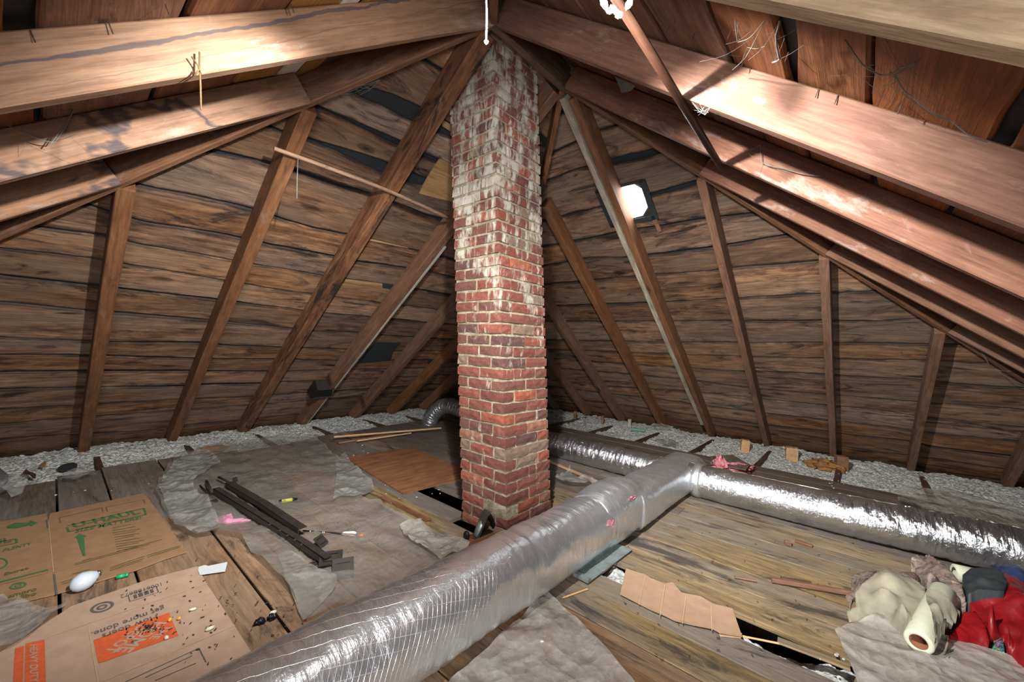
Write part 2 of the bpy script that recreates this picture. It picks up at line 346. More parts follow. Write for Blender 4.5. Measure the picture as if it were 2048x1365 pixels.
SEAM_L = [[(-0.2,5.858),(0.21,5.884),(0.31,5.991),(0.94,5.894)],
 [(-0.29,5.425),(0.24,5.491),(0.31,5.513),(0.68,5.57),(0.96,5.536)],
 [(-0.29,5.122),(0.21,5.116),(0.31,5.13),(0.97,5.131),(1.1,5.122),(1.7,5.137)],
 [(-0.28,4.834),(0.21,4.872),(0.31,4.85),(0.97,4.867),(1.09,4.885),(1.72,4.897)],
 [(-0.27,4.503),(0.23,4.526),(0.31,4.535),(0.97,4.565),(1.09,4.546),(1.76,4.587)],
 [(-0.26,4.232),(0.23,4.24),(0.31,4.244),(0.96,4.275),(1.09,4.281),(1.75,4.334)],
 [(-0.26,3.982),(0.24,3.992),(0.31,4.0),(0.97,4.041),(1.09,4.051),(1.77,4.065),(1.91,4.076),(2.47,4.093)],
 [(-0.25,3.751),(0.24,3.79),(0.32,3.786),(0.97,3.761),(1.09,3.808),(1.7,3.822),(2.48,3.863)],
 [(-0.24,3.345),(0.24,3.377),(0.31,3.373),(0.97,3.408),(1.09,3.426),(1.54,3.462),(1.91,3.521),(2.47,3.486),(2.73,3.53),(3.28,3.539)],
 [(-0.23,3.059),(0.24,3.082),(0.31,3.084),(0.97,3.116),(1.09,3.125),(1.49,3.151),(1.74,3.173),(1.91,3.175),(2.47,3.185),(2.72,3.185),(3.25,3.199)],
 [(-0.23,2.807),(0.24,2.794),(0.31,2.812),(0.56,2.821),(0.97,2.852),(1.08,2.868),(1.41,2.891),(1.73,2.905),(1.89,2.909),(2.5,2.927)],
 [(-0.06,2.578),(0.24,2.55),(0.31,2.585),(0.97,2.609),(1.09,2.615),(1.54,2.62),(1.72,2.622),(1.89,2.627),(2.45,2.617)],
 [(0.18,2.317),(0.31,2.364),(0.96,2.337),(1.09,2.355),(1.45,2.348),(1.71,2.345),(1.92,2.364),(2.46,2.322)],
 [(0.31,2.073),(0.97,2.048),(1.08,2.074),(1.36,2.091),(1.71,2.074)],
 [(0.63,1.674),(0.97,1.633),(1.09,1.629),(1.73,1.617),(1.88,1.625),(2.54,1.634)],
 [(0.88,1.378),(0.97,1.391),(1.09,1.368),(1.73,1.304),(1.87,1.309),(2.03,1.299)],
 [(1.09,1.129),(1.58,1.109)],
 [(1.29,0.868),(1.44,0.825),(1.73,0.82)],
 [(1.57,0.529),(1.73,0.524)]]
SEAM_R = [[(-2.14,0.602),(-1.87,0.575),(-1.54,0.573)],
 [(-2.32,0.847),(-2.04,0.84),(-1.7,0.844),(-1.3,0.846)],
 [(-2.43,1.275),(-1.98,1.266),(-1.47,1.235),(-1.09,1.22)],
 [(-2.44,1.61),(-1.87,1.583),(-1.68,1.582),(-1.08,1.592),(-0.96,1.597),(-0.68,1.617)],
 [(-2.86,1.894),(-2.34,1.874),(-1.85,1.923),(-1.71,1.91),(-1.09,1.919),(-0.97,1.917),(-0.47,1.879)],
 [(-3.08,2.204),(-1.86,2.197),(-1.67,2.189),(-1.09,2.216),(-0.97,2.198),(-0.31,2.196)],
 [(-3.19,2.615),(-1.86,2.618),(-1.09,2.607),(-0.98,2.593),(-0.31,2.585),(-0.19,2.594),(0.04,2.581)],
 [(-3.18,2.937),(-1.09,2.949),(-0.98,2.95),(-0.3,2.944),(0.12,2.963),(0.39,2.921)],
 [(-3.58,3.366),(-1.83,3.35),(-1.13,3.319),(-0.98,3.322),(-0.31,3.283),(-0.19,3.285),(0.13,3.278),(0.47,3.276)],
 [(-3.75,3.627),(-1.83,3.586),(-1.17,3.575),(-1.0,3.57),(-0.31,3.538),(0.14,3.523),(0.45,3.502),(0.87,3.504)],
 [(-3.19,3.88),(-1.85,3.883),(-1.22,3.883),(-0.99,3.853),(-0.31,3.832),(0.15,3.838),(0.45,3.818),(0.61,3.85),(1.06,3.843)],
 [(-3.23,4.138),(-1.85,4.151),(-1.27,4.209),(-0.98,4.225),(-0.31,4.223),(0.16,4.203),(0.45,4.206),(0.61,4.205),(1.12,4.184)],
 [(-3.21,4.56),(-1.86,4.462),(-0.98,4.464),(-0.31,4.458),(0.17,4.431),(0.45,4.489),(0.62,4.479),(1.17,4.48)],
 [(-0.99,4.795),(-0.31,4.788),(0.18,4.771),(0.44,4.785),(0.61,4.791),(1.19,4.742)],
 [(-0.98,5.121),(-0.31,5.056),(-0.2,5.092),(0.42,5.019),(0.61,5.082),(1.19,5.035)],
 [(-0.98,5.343),(-0.3,5.34),(-0.2,5.421),(0.45,5.376),(0.61,5.349),(1.17,5.342)],
 [(-0.98,5.745),(-0.31,5.679),(-0.19,5.668),(0.45,5.599),(0.62,5.675),(1.17,5.629)]]
def rows(p, seams, fill, mat, wav=.012, gap=(.004, .022), splits=(), seed=0, near=False, matf=None, gm={}):
    """seams: list of functions, from the ridge downwards; boards fill between consecutive seams"""
    rng = random.Random(seed)
    E = []                                            # edge pair (bottom edge of upper board, top edge of lower board) per seam
    for i, f in enumerate(seams):
        ph = rng.random() * 50; gp = rng.random(); g_ = gm.get(i, 1.0); wv = wav * (1 + .6 * (g_ - 1))
        def up(a, f=f, ph=ph, wv=wv): return f(a) + wv * nz(a * 1.7, ph) + wv * .4 * nz(a * 6.1, ph + 9)
        def gw(a, ph=ph, gp=gp, g_=g_): return gap[0] + (gap[1] * g_ * (.4 + gp)) * max(0, nz(a * .9, ph + 20) * 1.6 + .25) ** 1.3
        def lowr(a, up=up, gw=gw, ph=ph): return up(a) + gw(a) + .004 * nz(a * 5.3, ph + 31)
        E.append((up, lowr))
    for i in range(len(E) - 1):
        f0, f1 = E[i][1], E[i + 1][0]
        am = sum(p.range(seams[i + 1](0.0))) / 2
        lo_, hi = p.range(seams[i + 1](am)); cuts = [lo_ - .01]
        sp = [s for s in splits if lo_ + .7 < s < hi - .7]
        if sp: cuts += sorted(rng.sample(sp, min(len(sp), 1 if hi - lo_ < 5 else 2)))
        cuts.append(hi + .01)
        for A0, A1 in zip(cuts, cuts[1:]):
            board(p, f0, f1, A0 + .002, A1 - .002, matf(i, A0) if matf else mat, zoff=-.004 + .008 * rng.random(), step=.06 if not near else .05)
def const(s): return lambda a: s
LX = [-1.90, -1.18, -.46, .256, .977, 1.713, 2.455, 3.266, 3.962, 4.66, 5.36, 6.05]
RY = [5.36, 4.63, 3.905, 3.200, 2.449, 1.707, .973, .241, -.476, -1.21, -1.94]
fl_ = [smoothline(s) for s in SEAM_L]; fl_.reverse()                  # ridge downwards
seamsL = [const(-.01), const(.26)] + fl_ + [const(PL.smax - .02)]
rows(PL, seamsL, None, M['sheath'], gap=(.009, .036), splits=LX, seed=3, gm={2: 2, 3: 2.4, 4: 1.8, 5: 2.2, 6: 2.4, 7: 1.5, 8: 2.2})
fr_ = [smoothline(s) for s in SEAM_R]
seamsR = [const(-.01), const(.32)] + fr_ + [const(PR.smax - .02)]
rows(PR, seamsR, None, M['sheath'], gap=(.008, .026), splits=[-y for y in RY], seed=5, gm={2: 2.4, 3: 2.4, 4: 2.0, 5: 2.0, 6: 1.6, 7: 1.5})
def sN(y): return (YR - y) / PNR.c
seamsNR = [const(s) for s in [-.01, .24, .52, .86, sN(.68), sN(.42), sN(.22), sN(.01), sN(-.25), sN(-.47), sN(-.72), sN(-.9), 3.6, 3.85, 4.1, 4.4, 4.7, 5.0, 5.3, PNR.smax - .02]]
rows(PNR, seamsNR, None, M['sheath_near'], wav=.018, gap=(.012, .05), splits=[-x for x in (2.459, 3.93, .97)], seed=8, near=True)
def sX(x): return (X1 - x) / PNL.c
seamsNL = [const(s) for s in [-.01, .2, .42, .68, sX(.99), sX(.885), sX(.775), sX(.57), sX(.27), sX(-.045), sX(-.32), sX(-.6), sX(-.85), 3.5, 3.75, 4.0, 4.3, 4.6, 4.9, 5.2, 5.5, PNL.smax - .02]]
rows(PNL, seamsNL, None, M['sheath_near'], wav=.012, gap=(.010, .045), splits=[2.48, 3.95, .25], seed=21, near=True,
     matf=lambda i, A: M['white_board'] if i == 5 else (M['new_ply'] if i in (4, 6) else M['sheath_near']))
# ---------------------------------------------------------------- timbers
def timber(name, p0, p1, up, w_, d_, mat, parent=None, wob=.004, n=None, ph=None):
    p0, p1 = Vector(p0), Vector(p1); L = (p1 - p0).length; n = n or max(4, int(L / .12)); ph = random.random() * 90 if ph is None else ph
    vs = []; fs = []; c = .005
    for i in range(n + 1):
        x = L * i / n; dy = wob * 1.5 * nz(x * .6, ph); dz = wob * .6 * nz(x * .8, ph + 7); hw = w_ / 2
        e = [wob * .6 * nz(x * 3.1, ph + 11 + k) for k in range(4)]
        sec = [(-hw + c + e[0], 0), (hw - c + e[1], 0), (hw + e[1], c), (hw + e[2], d_ - c), (hw - c + e[2], d_), (-hw + c + e[3], d_), (-hw + e[3], d_ - c), (-hw + e[0], c)]
        for (y, z) in sec: vs.append((x, y + dy, z + dz))
    for i in range(n):
        for k in range(8): fs.append((i * 8 + k, (i + 1) * 8 + k, (i + 1) * 8 + (k + 1) % 8, i * 8 + (k + 1) % 8))
    fs += [tuple(range(8)), tuple(n * 8 + k for k in range(7, -1, -1))]
    return mk(name, vs, fs, mat, parent, frame(p0, p1 - p0, up))
ZE = -.08                                            # rafter feet sit on the plate below the floor boards
def raftL(x, wd=.085, mat='rafter', top=None, zb=ZE, dx=0.0, d_=D):
    h = (X1 - x) * SNL if x < X1 else ((x - X2) * SR if x > X2 else 0)
    h = max(h, 0) + .03
    if top is not None: h = top
    return timber('rafter', (x, YR + h / SL, ZR - h), (x + dx, YR + (ZR - zb) / SL, zb), PL.ez, wd, d_ - .002, M[mat])
def raftR(y, wd=.066, mat='rafter', top=None, zb=ZE, d_=D, dy=0.0):
    h = (YR - y) * SN if y < YR else (y - YR) * SL
    h = max(h, 0) + .03
    if top is not None: h = top
    return timber('rafter', (X2 + h / SR, y, ZR - h), (X2 + (ZR - zb) / SR, y + dy, zb), PR.ez, wd, d_ - .002, M[mat])
def raftNR(x, wd=.055, mat='beam_red', zb=ZE):
    h = (X1 - x) * SNL if x < X1 else ((x - X2) * SR if x > X2 else 0); h = max(h, 0) + .02
    return timber('rafter', (x, YR - h / SN, ZR - h), (x, YR - (ZR - zb) / SN, zb), PNR.ez, wd, D - .002, M[mat])
def raftNL(y, wd=.055, mat='beam', zb=ZE):
    h = (YR - y) * SN if y < YR else ((y - YR) * SL if y > YR else 0); h = max(h, 0) + .02
    return timber('rafter', (X1 - h / SNL, y, ZR - h), (X1 - (ZR - zb) / SNL, y, zb), PNL.ez, wd, D - .002, M[mat])
gl, gr, gnr, gnl = 'rafters of the far left slope', 'rafters of the far right slope', 'rafters of the near right slope', 'rafters of the near left slope'
for x, lab in zip(LX, ['', '', 'short brown rafter at the left edge of the far left slope', 'leftmost full brown rafter of the left slope, casting a dark shadow beside it',
        'second brown rafter on the left slope, under the end of the resting rod', 'dark-streaked rafter on the left slope rising to the roof peak', 'brown rafter on the left slope with a pale grey batten along it',
        'plain brown rafter on the left slope, first one right of the pale batten', 'thin dark rafter on the left slope just above the bent foil duct', 'dark rafter hidden low behind the chimney on the left slope', '', '']):
    if x < -.5 or x > 5: continue
    o = raftL(x, mat='rafter_dark' if abs(x - 1.713) < .01 else 'rafter', wd=.105 if abs(x - 1.713) < .01 else .085)
    tag(o, lab, 'rafter', gl)
tag(timber('batten', (2.455 + .055, YR + 1.0 / SL + .012, ZR - 1.0 - .012), (2.455 + .052, YR + (ZR + .06) / SL, -.06), PL.ez, .03, .1, M['grey_strip']), 'pale grey batten nailed along a rafter left of the chimney', 'batten')
for y, lab in zip(RY, ['', 'dark rafter hidden behind the chimney low on the right slope', 'short dark rafter low beside the right edge of the chimney', 'second dark rafter right of the chimney base', 'reddish rafter starting at mid-height of the chimney on its right',
        'reddish rafter on the right slope crossing the bright window', 'brown rafter on the right slope, first one right of the bright window', 'straight upright brown rafter on the right slope with black shadow beside it',
        'short brown rafter on the right slope leaning left, wide black shadow behind', 'short rafter at the right edge of the photo above the insulation', '']):
    if not lab: continue
    tag(raftR(y, wd=.075 if abs(y - 2.449) < .01 else .066), lab, 'rafter', gr)
tag(timber('splintered_batten', (X2 + .03, 1.775, ZR - .05), (X2 + (ZR + .08) / SR - .35, 1.757, -.08 + .35 * SR), PR.ez, .05, .11, M['pale'], wob=.011), 'pale splintered weathered batten beside the rafter at the bright window', 'batten')
for x, mat, lab in ((.97, 'beam_tan', 'pale tan rafter closest to the camera at the top right corner'), (1.716, 'beam_red', 'big reddish rafter running from the roof peak to the right edge'),
        (2.468, 'beam_red', 'second reddish rafter below the big one on the right, half in shadow'), (3.21, 'beam_red', 'third dark rafter on the right with a thin bright lower edge'),
        (3.93, 'rafter', 'fourth short rafter low on the right under the eave'), (4.66, 'rafter', 'last short rafter at the lower right end of the hip'), (.23, 'beam', 'rafter right above the camera on the near right slope')):
    tag(raftNR(x, mat=mat), lab, 'rafter', gnr)
for y, mat, lab in ((.98, 'beam', 'rafter above the camera on the near left slope'), (1.739, 'beam_streak', 'big pale orange rafter with a dark wavy stain at the top left'), (2.485, 'beam', 'second pale rafter below the big one on the left'),
        (3.215, 'beam', 'third orange rafter at the left edge meeting the hip'), (3.95, 'rafter', 'fourth short rafter at the far left end of the hip')):
    tag(raftNL(y, mat=mat), lab, 'rafter', gnl)
def hipline(xa, ya, h): return Vector((X1 - h / SNL if xa < 0 else X2 + h / SR, YR + h / SL if ya > 0 else YR - h / SN, ZR - h))
for (xa, ya, mat, lab) in ((-1, 1, 'rafter', 'long brown hip rafter falling from the peak to the left edge'), (1, -1, 'rafter', 'long brown hip rafter falling from the chimney top to the right edge'),
        (1, 1, 'rafter_dark', 'dark hip rafter running down behind the chimney'), (-1, -1, 'beam_red', 'reddish hip rafter coming from the peak over the camera')):
    tag(timber('hip_rafter', hipline(xa, ya, .0) , hipline(xa, ya, ZR + .08), (0, 0, 1), .045, .20, M[mat]), lab, 'rafter', 'hip rafters')
tag(timber('ridge_board', (X1 - .02, YR, ZR - .012), (X2 + .05, YR, ZR - .012), (0, 0, 1), .05, .2, M['joist']), 'short dark ridge board across the top of the chimney', 'ridge board')
# ================================================================ floor
SEAMX = [-2.6, -2.2, -1.8, -1.42, -1.05, -.68, -.31, .06, .33, .72, 1.04, 1.38, 1.72, 1.92, 2.10, 2.28, 2.52, 2.74, 3.06, 3.27, 3.46, 3.68, 3.92, 4.14, 4.38, 4.62, 4.86, 5.12, 5.36]
fb = MB().box(-3.4, 7.4, -3.4, 7.1, -.30, -.20)
floor = struct(fb.build('floor', M['joist']), 'attic floor of bare wooden boards along the left slope direction')
def fboard(x0, x1, y0, y1, mat, jag0=0.0, jag1=0.0, name='floor_board', zt=0.0):
    n = max(2, int((y1 - y0) / .25)); vs = []; fs = []; ph = random.random() * 70; tz = random.uniform(-.002, .002) + zt; yc = (y0 + y1) / 2; xc = (x0 + x1) / 2
    for i in range(n + 1):
        y = lerp(y0, y1, i / n)
        for k, (x, z) in enumerate(((x0, -.024), (x0, -.003), (x0 + .003, 0), (x1 - .003, 0), (x1, -.003), (x1, -.024))):
            yy = y
            if i == 0: yy += jag0 * nz(x * 19, ph)
            if i == n: yy += jag1 * nz(x * 19, ph + 4)
            vs.append((yy - yc, -(x - xc) + .0015 * nz(y * 1.3, ph), z + tz))
    for i in range(n):
        for k in range(5): fs.append((i * 6 + k, (i + 1) * 6 + k, (i + 1) * 6 + k + 1, i * 6 + k + 1)[::-1])
        fs.append((i * 6 + 5, (i + 1) * 6 + 5, (i + 1) * 6, i * 6)[::-1])
    fs += [tuple(range(6))[::-1], tuple(n * 6 + k for k in range(6))]
    # local X runs along the board (world y)
    return mk(name, vs, fs, mat, floor, Matrix(((0, -1, 0, xc), (1, 0, 0, yc), (0, 0, 1, 0), (0, 0, 0, 1))))
for x0, x1 in zip(SEAMX, SEAMX[1:]):
    g = .003 if x0 > 1 else .006
    a, b = x0 + g, x1 - g
    yend = 5.18 + .1 * math.sin(x0 * 3.1) if x0 < 3 else 5.3
    if x0 < -.2: yend = 5.05
    mat = M['floor'] if x0 > 1.6 else M['floor_warm']
    if x0 > 3.6: mat = M['floor_grey']
    if abs(x0 - 2.10) < .01:                          # the row with the missing length
        fboard(a, b, -2.6, -.02, mat, jag1=.16); fboard(a, b, 1.10, 1.68, mat); fboard(a, b, 2.92, yend, M['floor_grey']); continue
    if x0 < 1.1:
        cut = 3.35 + .25 * math.sin(x0 * 5)
        fboard(a, b, -2.6, cut - .002, mat); fboard(a, b, cut + .002, yend, M['floor_grey']); continue
    if 1.9 < x0 < 2.09 or 2.27 < x0 < 2.5:            # chimney stands in these rows
        fboard(a, b, -2.6, 1.68, mat); fboard(a, b, 2.16 + (.05 if x0 < 2.09 else .1), yend, M['floor_grey']); continue
    cut = random.uniform(.9, 2.4)
    fboard(a, b, -2.6, cut - .002, mat); fboard(a, b, cut + .002, yend, M['floor_grey'] if x0 > 2.6 else mat)
for x in LX:
    timber('joist', (x + .08, 4.6, -.17), (x + .08, 6.25, -.17), (0, 0, 1), .05, .145, M['joist'], floor)
for y in RY:
    timber('joist', (5.2, y - .075, -.17), (6.65, y - .075, -.17), (0, 0, 1), .05, .15, M['joist'], floor)
timber('joist', (1.98, 1.12, -.2), (2.42, 1.13, -.2), (0, 0, 1), .05, .16, M['joist'], floor)
# ================================================================ chimney
def brickmat():
    a = NT('old_brick'); v = a.local(); pos = a.n('ShaderNodeNewGeometry').outputs['Position']
    rnd = a.n('ShaderNodeObjectInfo').outputs['Random']
    c = a.ramp(rnd, [(.0, hexc('6a4038')), (.18, hexc('805044')), (.36, hexc('5c4440')), (.5, hexc('8a5044')), (.68, hexc('74453c')), (.82, hexc('a35c44')), (.93, hexc('847060'))])
    n1 = a.noise(v, 26, 5, .65); n2 = a.noise(v, 110, 3, .6)
    c = a.mix(a.mapr(n1, .35, .7, 0, .55), c, hexc('4b2f2a'))
    c = a.mix(a.mapr(n2, .55, .75, 0, .35), c, hexc('a8887a'))
    z = a.n('ShaderNodeSeparateXYZ', i={0: pos}).outputs[2]
    st = a.noise(a.vscale(pos, (15, 15, 3.2)), 1, 6, .7, .5); sp = a.noise(a.vscale(pos, (6, 6, 5)), 1, 4, .6)
    amt = a.math('ADD', a.mapr(z, .9, 2.4, -.02, .155), a.math('MULTIPLY', a.math('SUBTRACT', sp, .5), .55))
    m_ = a.mapr(a.math('ADD', st, amt), .60, .73)
    eff = a.mix(a.noise(pos, 9, 3, .6), hexc('a3a08e'), hexc('d4d3c8'))
    c = a.mix(a.math('MULTIPLY', m_, .86), c, eff)
    soot = a.mapr(a.noise(a.vscale(pos, (8, 8, 4)), 1, 5, .65), .60, .74)
    c = a.mix(a.math('MULTIPLY', soot, .45), c, hexc('4a4034'))
    a.col(c); a.p(Roughness=.88); a.set(a.b, 'Specular IOR Level', .2); a.bump(a.math('ADD', n1, a.math('MULTIPLY', n2, .5)), .5, .004); return a.m
def mortarmat():
    a = NT('lime_mortar'); pos = a.n('ShaderNodeNewGeometry').outputs['Position']
    n1 = a.noise(pos, 18, 6, .7); n2 = a.noise(pos, 120, 3, .7)
    c = a.ramp(n1, [(.25, hexc('5f5440')), (.45, hexc('91856d')), (.6, hexc('aca38e')), (.75, hexc('c0baab'))])
    z = a.n('ShaderNodeSeparateXYZ', i={0: pos}).outputs[2]
    c = a.mix(a.mapr(a.math('ADD', a.noise(a.vscale(pos, (9, 9, 4)), 1, 4), a.mapr(z, .5, 2.6, -.08, .06)), .56, .66, 0, .8), c, hexc('7d725c'))
    a.col(c); a.p(Roughness=.95); a.bump(a.math('ADD', n1, n2), .9, .006); return a.m
M['brick'] = brickmat(); M['mortar'] = mortarmat()
CX, CY, W1, W2 = 1.985, 1.700, .446, .489             # corner nearest the camera, depth along y, width along x
LEAN = (-.047, .052)
CH = .0752; BH = .0645; NC = 45
chim = tag(empty('brick_chimney', (CX, CY, 0)), 'old red brick chimney with white efflorescence standing under the roof peak', 'chimney')
def brickmesh(lx, ly, seed):
    rng = random.Random(seed); nx, ny, n_z = max(2, int(lx / .045)), max(2, int(ly / .045)), 2
    bm = bmesh.new(); bmesh.ops.create_cube(bm, size=1)
    bm.free()
    vs = []; idx = {}; fs = []
    def vid(i, j, k):
        if (i, j, k) not in idx:
            x, y, z = lx * i / nx, ly * j / ny, BH * k / n_z
            e = (i in (0, nx)) + (j in (0, ny)) + (k in (0, n_z)); r = .0035 if e >= 2 else 0
            if e >= 2:
                x += r * ((i == 0) - (i == nx)); y += r * ((j == 0) - (j == ny)); z += r * ((k == 0) - (k == n_z))
            jt = .0022; idx[(i, j, k)] = len(vs)
            vs.append((x + rng.uniform(-jt, jt), y + rng.uniform(-jt, jt), z + rng.uniform(-jt, jt)))
        return idx[(i, j, k)]
    for i in range(nx):
        for j in range(ny):
            fs.append((vid(i, j, 0), vid(i, j + 1, 0), vid(i + 1, j + 1, 0), vid(i + 1, j, 0))); fs.append((vid(i, j, n_z), vid(i + 1, j, n_z), vid(i + 1, j + 1, n_z), vid(i, j + 1, n_z)))
    for i in range(nx):
        for k in range(n_z):
            fs.append((vid(i, 0, k), vid(i + 1, 0, k), vid(i + 1, 0, k + 1), vid(i, 0, k + 1))); fs.append((vid(i, ny, k), vid(i, ny, k + 1), vid(i + 1, ny, k + 1), vid(i + 1, ny, k)))
    for j in range(ny):
        for k in range(n_z):
            fs.append((vid(0, j, k), vid(0, j, k + 1), vid(0, j + 1, k + 1), vid(0, j + 1, k))); fs.append((vid(nx, j, k), vid(nx, j + 1, k), vid(nx, j + 1, k + 1), vid(nx, j, k + 1)))
    return vs, fs
PA = [(0, .108, 0, .218), (0, .108, .228, W1), (.118, .348, 0, .105), (.358, W2, 0, .105)]
PB = [(0, .238, 0, .108), (.248, W2, 0, .108), (0, .105, .118, .336), (0, .105, .346, W1)]
bcache = {}
rngb = random.Random(4)
hid = MB()
for c_ in range(NC):
    z = c_ * CH + .006
    for (x0, x1, y0, y1) in (PA if c_ % 2 == 0 else PB):
        if 1 <= c_ <= 2 and y0 < .15 and x0 < .02 and x1 < .2 and c_ == 2: continue   # patch of mortar near the base
        key = (c_ % 2, x0, y0, rngb.randrange(3))
        if key not in bcache:
            v_, f_ = brickmesh(x1 - x0, y1 - y0, len(bcache) + 1); me = bpy.data.meshes.new('brick'); me.from_pydata(v_, [], f_); me.materials.append(M['brick']); bcache[key] = me
        o = bpy.data.objects.new('brick', bcache[key]); C.objects.link(o); o.parent = chim
        o.location = (x0 + LEAN[0] * z + rngb.uniform(-.003, .003), y0 + LEAN[1] * z + rngb.uniform(-.003, .003), z + rngb.uniform(-.002, .002))
        o.rotation_euler = (rngb.uniform(-.008, .008), rngb.uniform(-.008, .008), rngb.uniform(-.008, .008))
    # the two faces turned away from the camera
    lx, ly = LEAN[0] * z, LEAN[1] * z
    for (x0, x1, y0, y1) in (((.15, .36, W1 - .1, W1), (.375, W2, W1 - .1, W1), (W2 - .1, W2, .12, .33)) if c_ % 2 else ((.12, .25, W1 - .1, W1), (.265, W2, W1 - .1, W1), (W2 - .1, W2, .12, .33))):
        hid.box(x0 + lx, x1 + lx, y0 + ly, y1 + ly, z, z + BH)
o = hid.build('back_brickwork', M['brick'], chim); o['kind'] = 'stuff'
# mortar core: a grid skin just behind the brick faces
vs = []; fs = []; nz_ = NC * 4
ring = [(x, .0) for x in [W2 * i / 12 for i in range(12)]] + [(W2, W1 * i / 10) for i in range(10)] + [(W2 * (1 - i / 12), W1) for i in range(12)] + [(0, W1 * (1 - i / 10)) for i in range(10)]
nr = len(ring); ins = .0105
for k in range(nz_ + 1):
    z = k * (NC * CH) / nz_
    for (x, y) in ring:
        cx = lerp(ins, W2 - ins, x / W2); cy = lerp(ins, W1 - ins, y / W1); j = .0035 * nz(x * 60, y * 60, z * 60)
        hump = .013 * max(0, 1 - ((z - .19) / .07) ** 2) * max(0, 1 - ((y - .07) / .13) ** 2) if x < .02 and z < .3 else 0
        vs.append((cx + LEAN[0] * z + j - hump, cy + LEAN[1] * z + j, z))
for k in range(nz_):
    for i in range(nr): fs.append((k * nr + i, k * nr + (i + 1) % nr, (k + 1) * nr + (i + 1) % nr, (k + 1) * nr + i))
mk('mortar', vs, fs, M['mortar'], chim)
# ================================================================ loose insulation along the eaves
def insmat():
    a = NT('loose_mineral_wool'); pos = a.n('ShaderNodeNewGeometry').outputs['Position']
    n1 = a.noise(pos, 60, 5, .7); n2 = a.noise(pos, 14, 4, .65); v1 = a.voro(pos, 42)
    c = a.ramp(n1, [(.25, hexc('a5aaa8')), (.42, hexc('d8ddda')), (.6, hexc('f3f6f4'))])
    c = a.mix(a.mapr(v1, .42, .75, 0, .45), c, hexc('5a5d5a'))
    c = a.mix(a.mapr(n2, .60, .72, 0, .85), c, hexc('33322f'))
    a.col(c); a.p(Roughness=1); a.set(a.b, 'Specular IOR Level', .05); a.bump(a.math('SUBTRACT', n1, v1), 1, .015); return a.m
M['insul'] = insmat()
def lump(x, y):
    d = noise.voronoi(Vector((x * 21, y * 21, 0)))[0][0]; d2 = noise.voronoi(Vector((x * 44, y * 44, 3)))[0][0]
    return .034 * (.55 - min(d, .9)) + .014 * (.5 - min(d2, .9)) + .028 * nz(x * 3.3, y * 3.3) + .012 * nz(x * 9, y * 9, 5)
def insul(name, x0, x1, y0, y1, z, res, label, edge=None, fn=None):
    nx, ny = int((x1 - x0) / res), int((y1 - y0) / res); vs = []; fs = []
    for i in range(nx + 1):
        for j in range(ny + 1):
            x, y = lerp(x0, x1, i / nx), lerp(y0, y1, j / ny); vs.append((x, y, z + lump(x, y) + (fn(x, y) if fn else 0)))
    for i in range(nx):
        for j in range(ny): b = i * (ny + 1) + j; fs.append((b, b + ny + 1, b + ny + 2, b + 1))
    o = mk(name, vs, fs, M['insul'], None, None, True); o['kind'] = 'stuff'
    return tag(o, label, 'insulation')
insul('loose_insulation', -1.6, 5.6, 4.85, 6.32, -.062, .017, 'fluffy off-white loose insulation along the foot of the left slope', fn=lambda x, y: -.09 * (1 - sstep(5.0, 5.22, y)) + .05 * sstep(5.5, 6.2, y))
insul('loose_insulation', 5.1, 6.75, -2.0, 4.85, -.062, .017, 'fluffy off-white loose insulation along the foot of the right slope', fn=lambda x, y: -.09 * (1 - sstep(5.28, 5.48, x)) + .05 * sstep(5.9, 6.6, x))
insul('loose_insulation', 2.09, 2.29, -.05, 1.1, -.12, .012, 'fluffy insulation showing in the gap of the missing floor board', fn=lambda x, y: .03 * nz(x * 2, y * 4, 8) + .075 * sstep(.5, .8, y) + .05 * (1 - sstep(.05, .3, y)))
insul('loose_insulation', 2.09, 2.29, 1.9, 2.9, -.10, .012, 'tuft of insulation in the dark floor gap left of the chimney', fn=lambda x, y: -.10 * sstep(2.35, 2.48, y) + .06 * (1 - sstep(2.2, 2.4, y)))
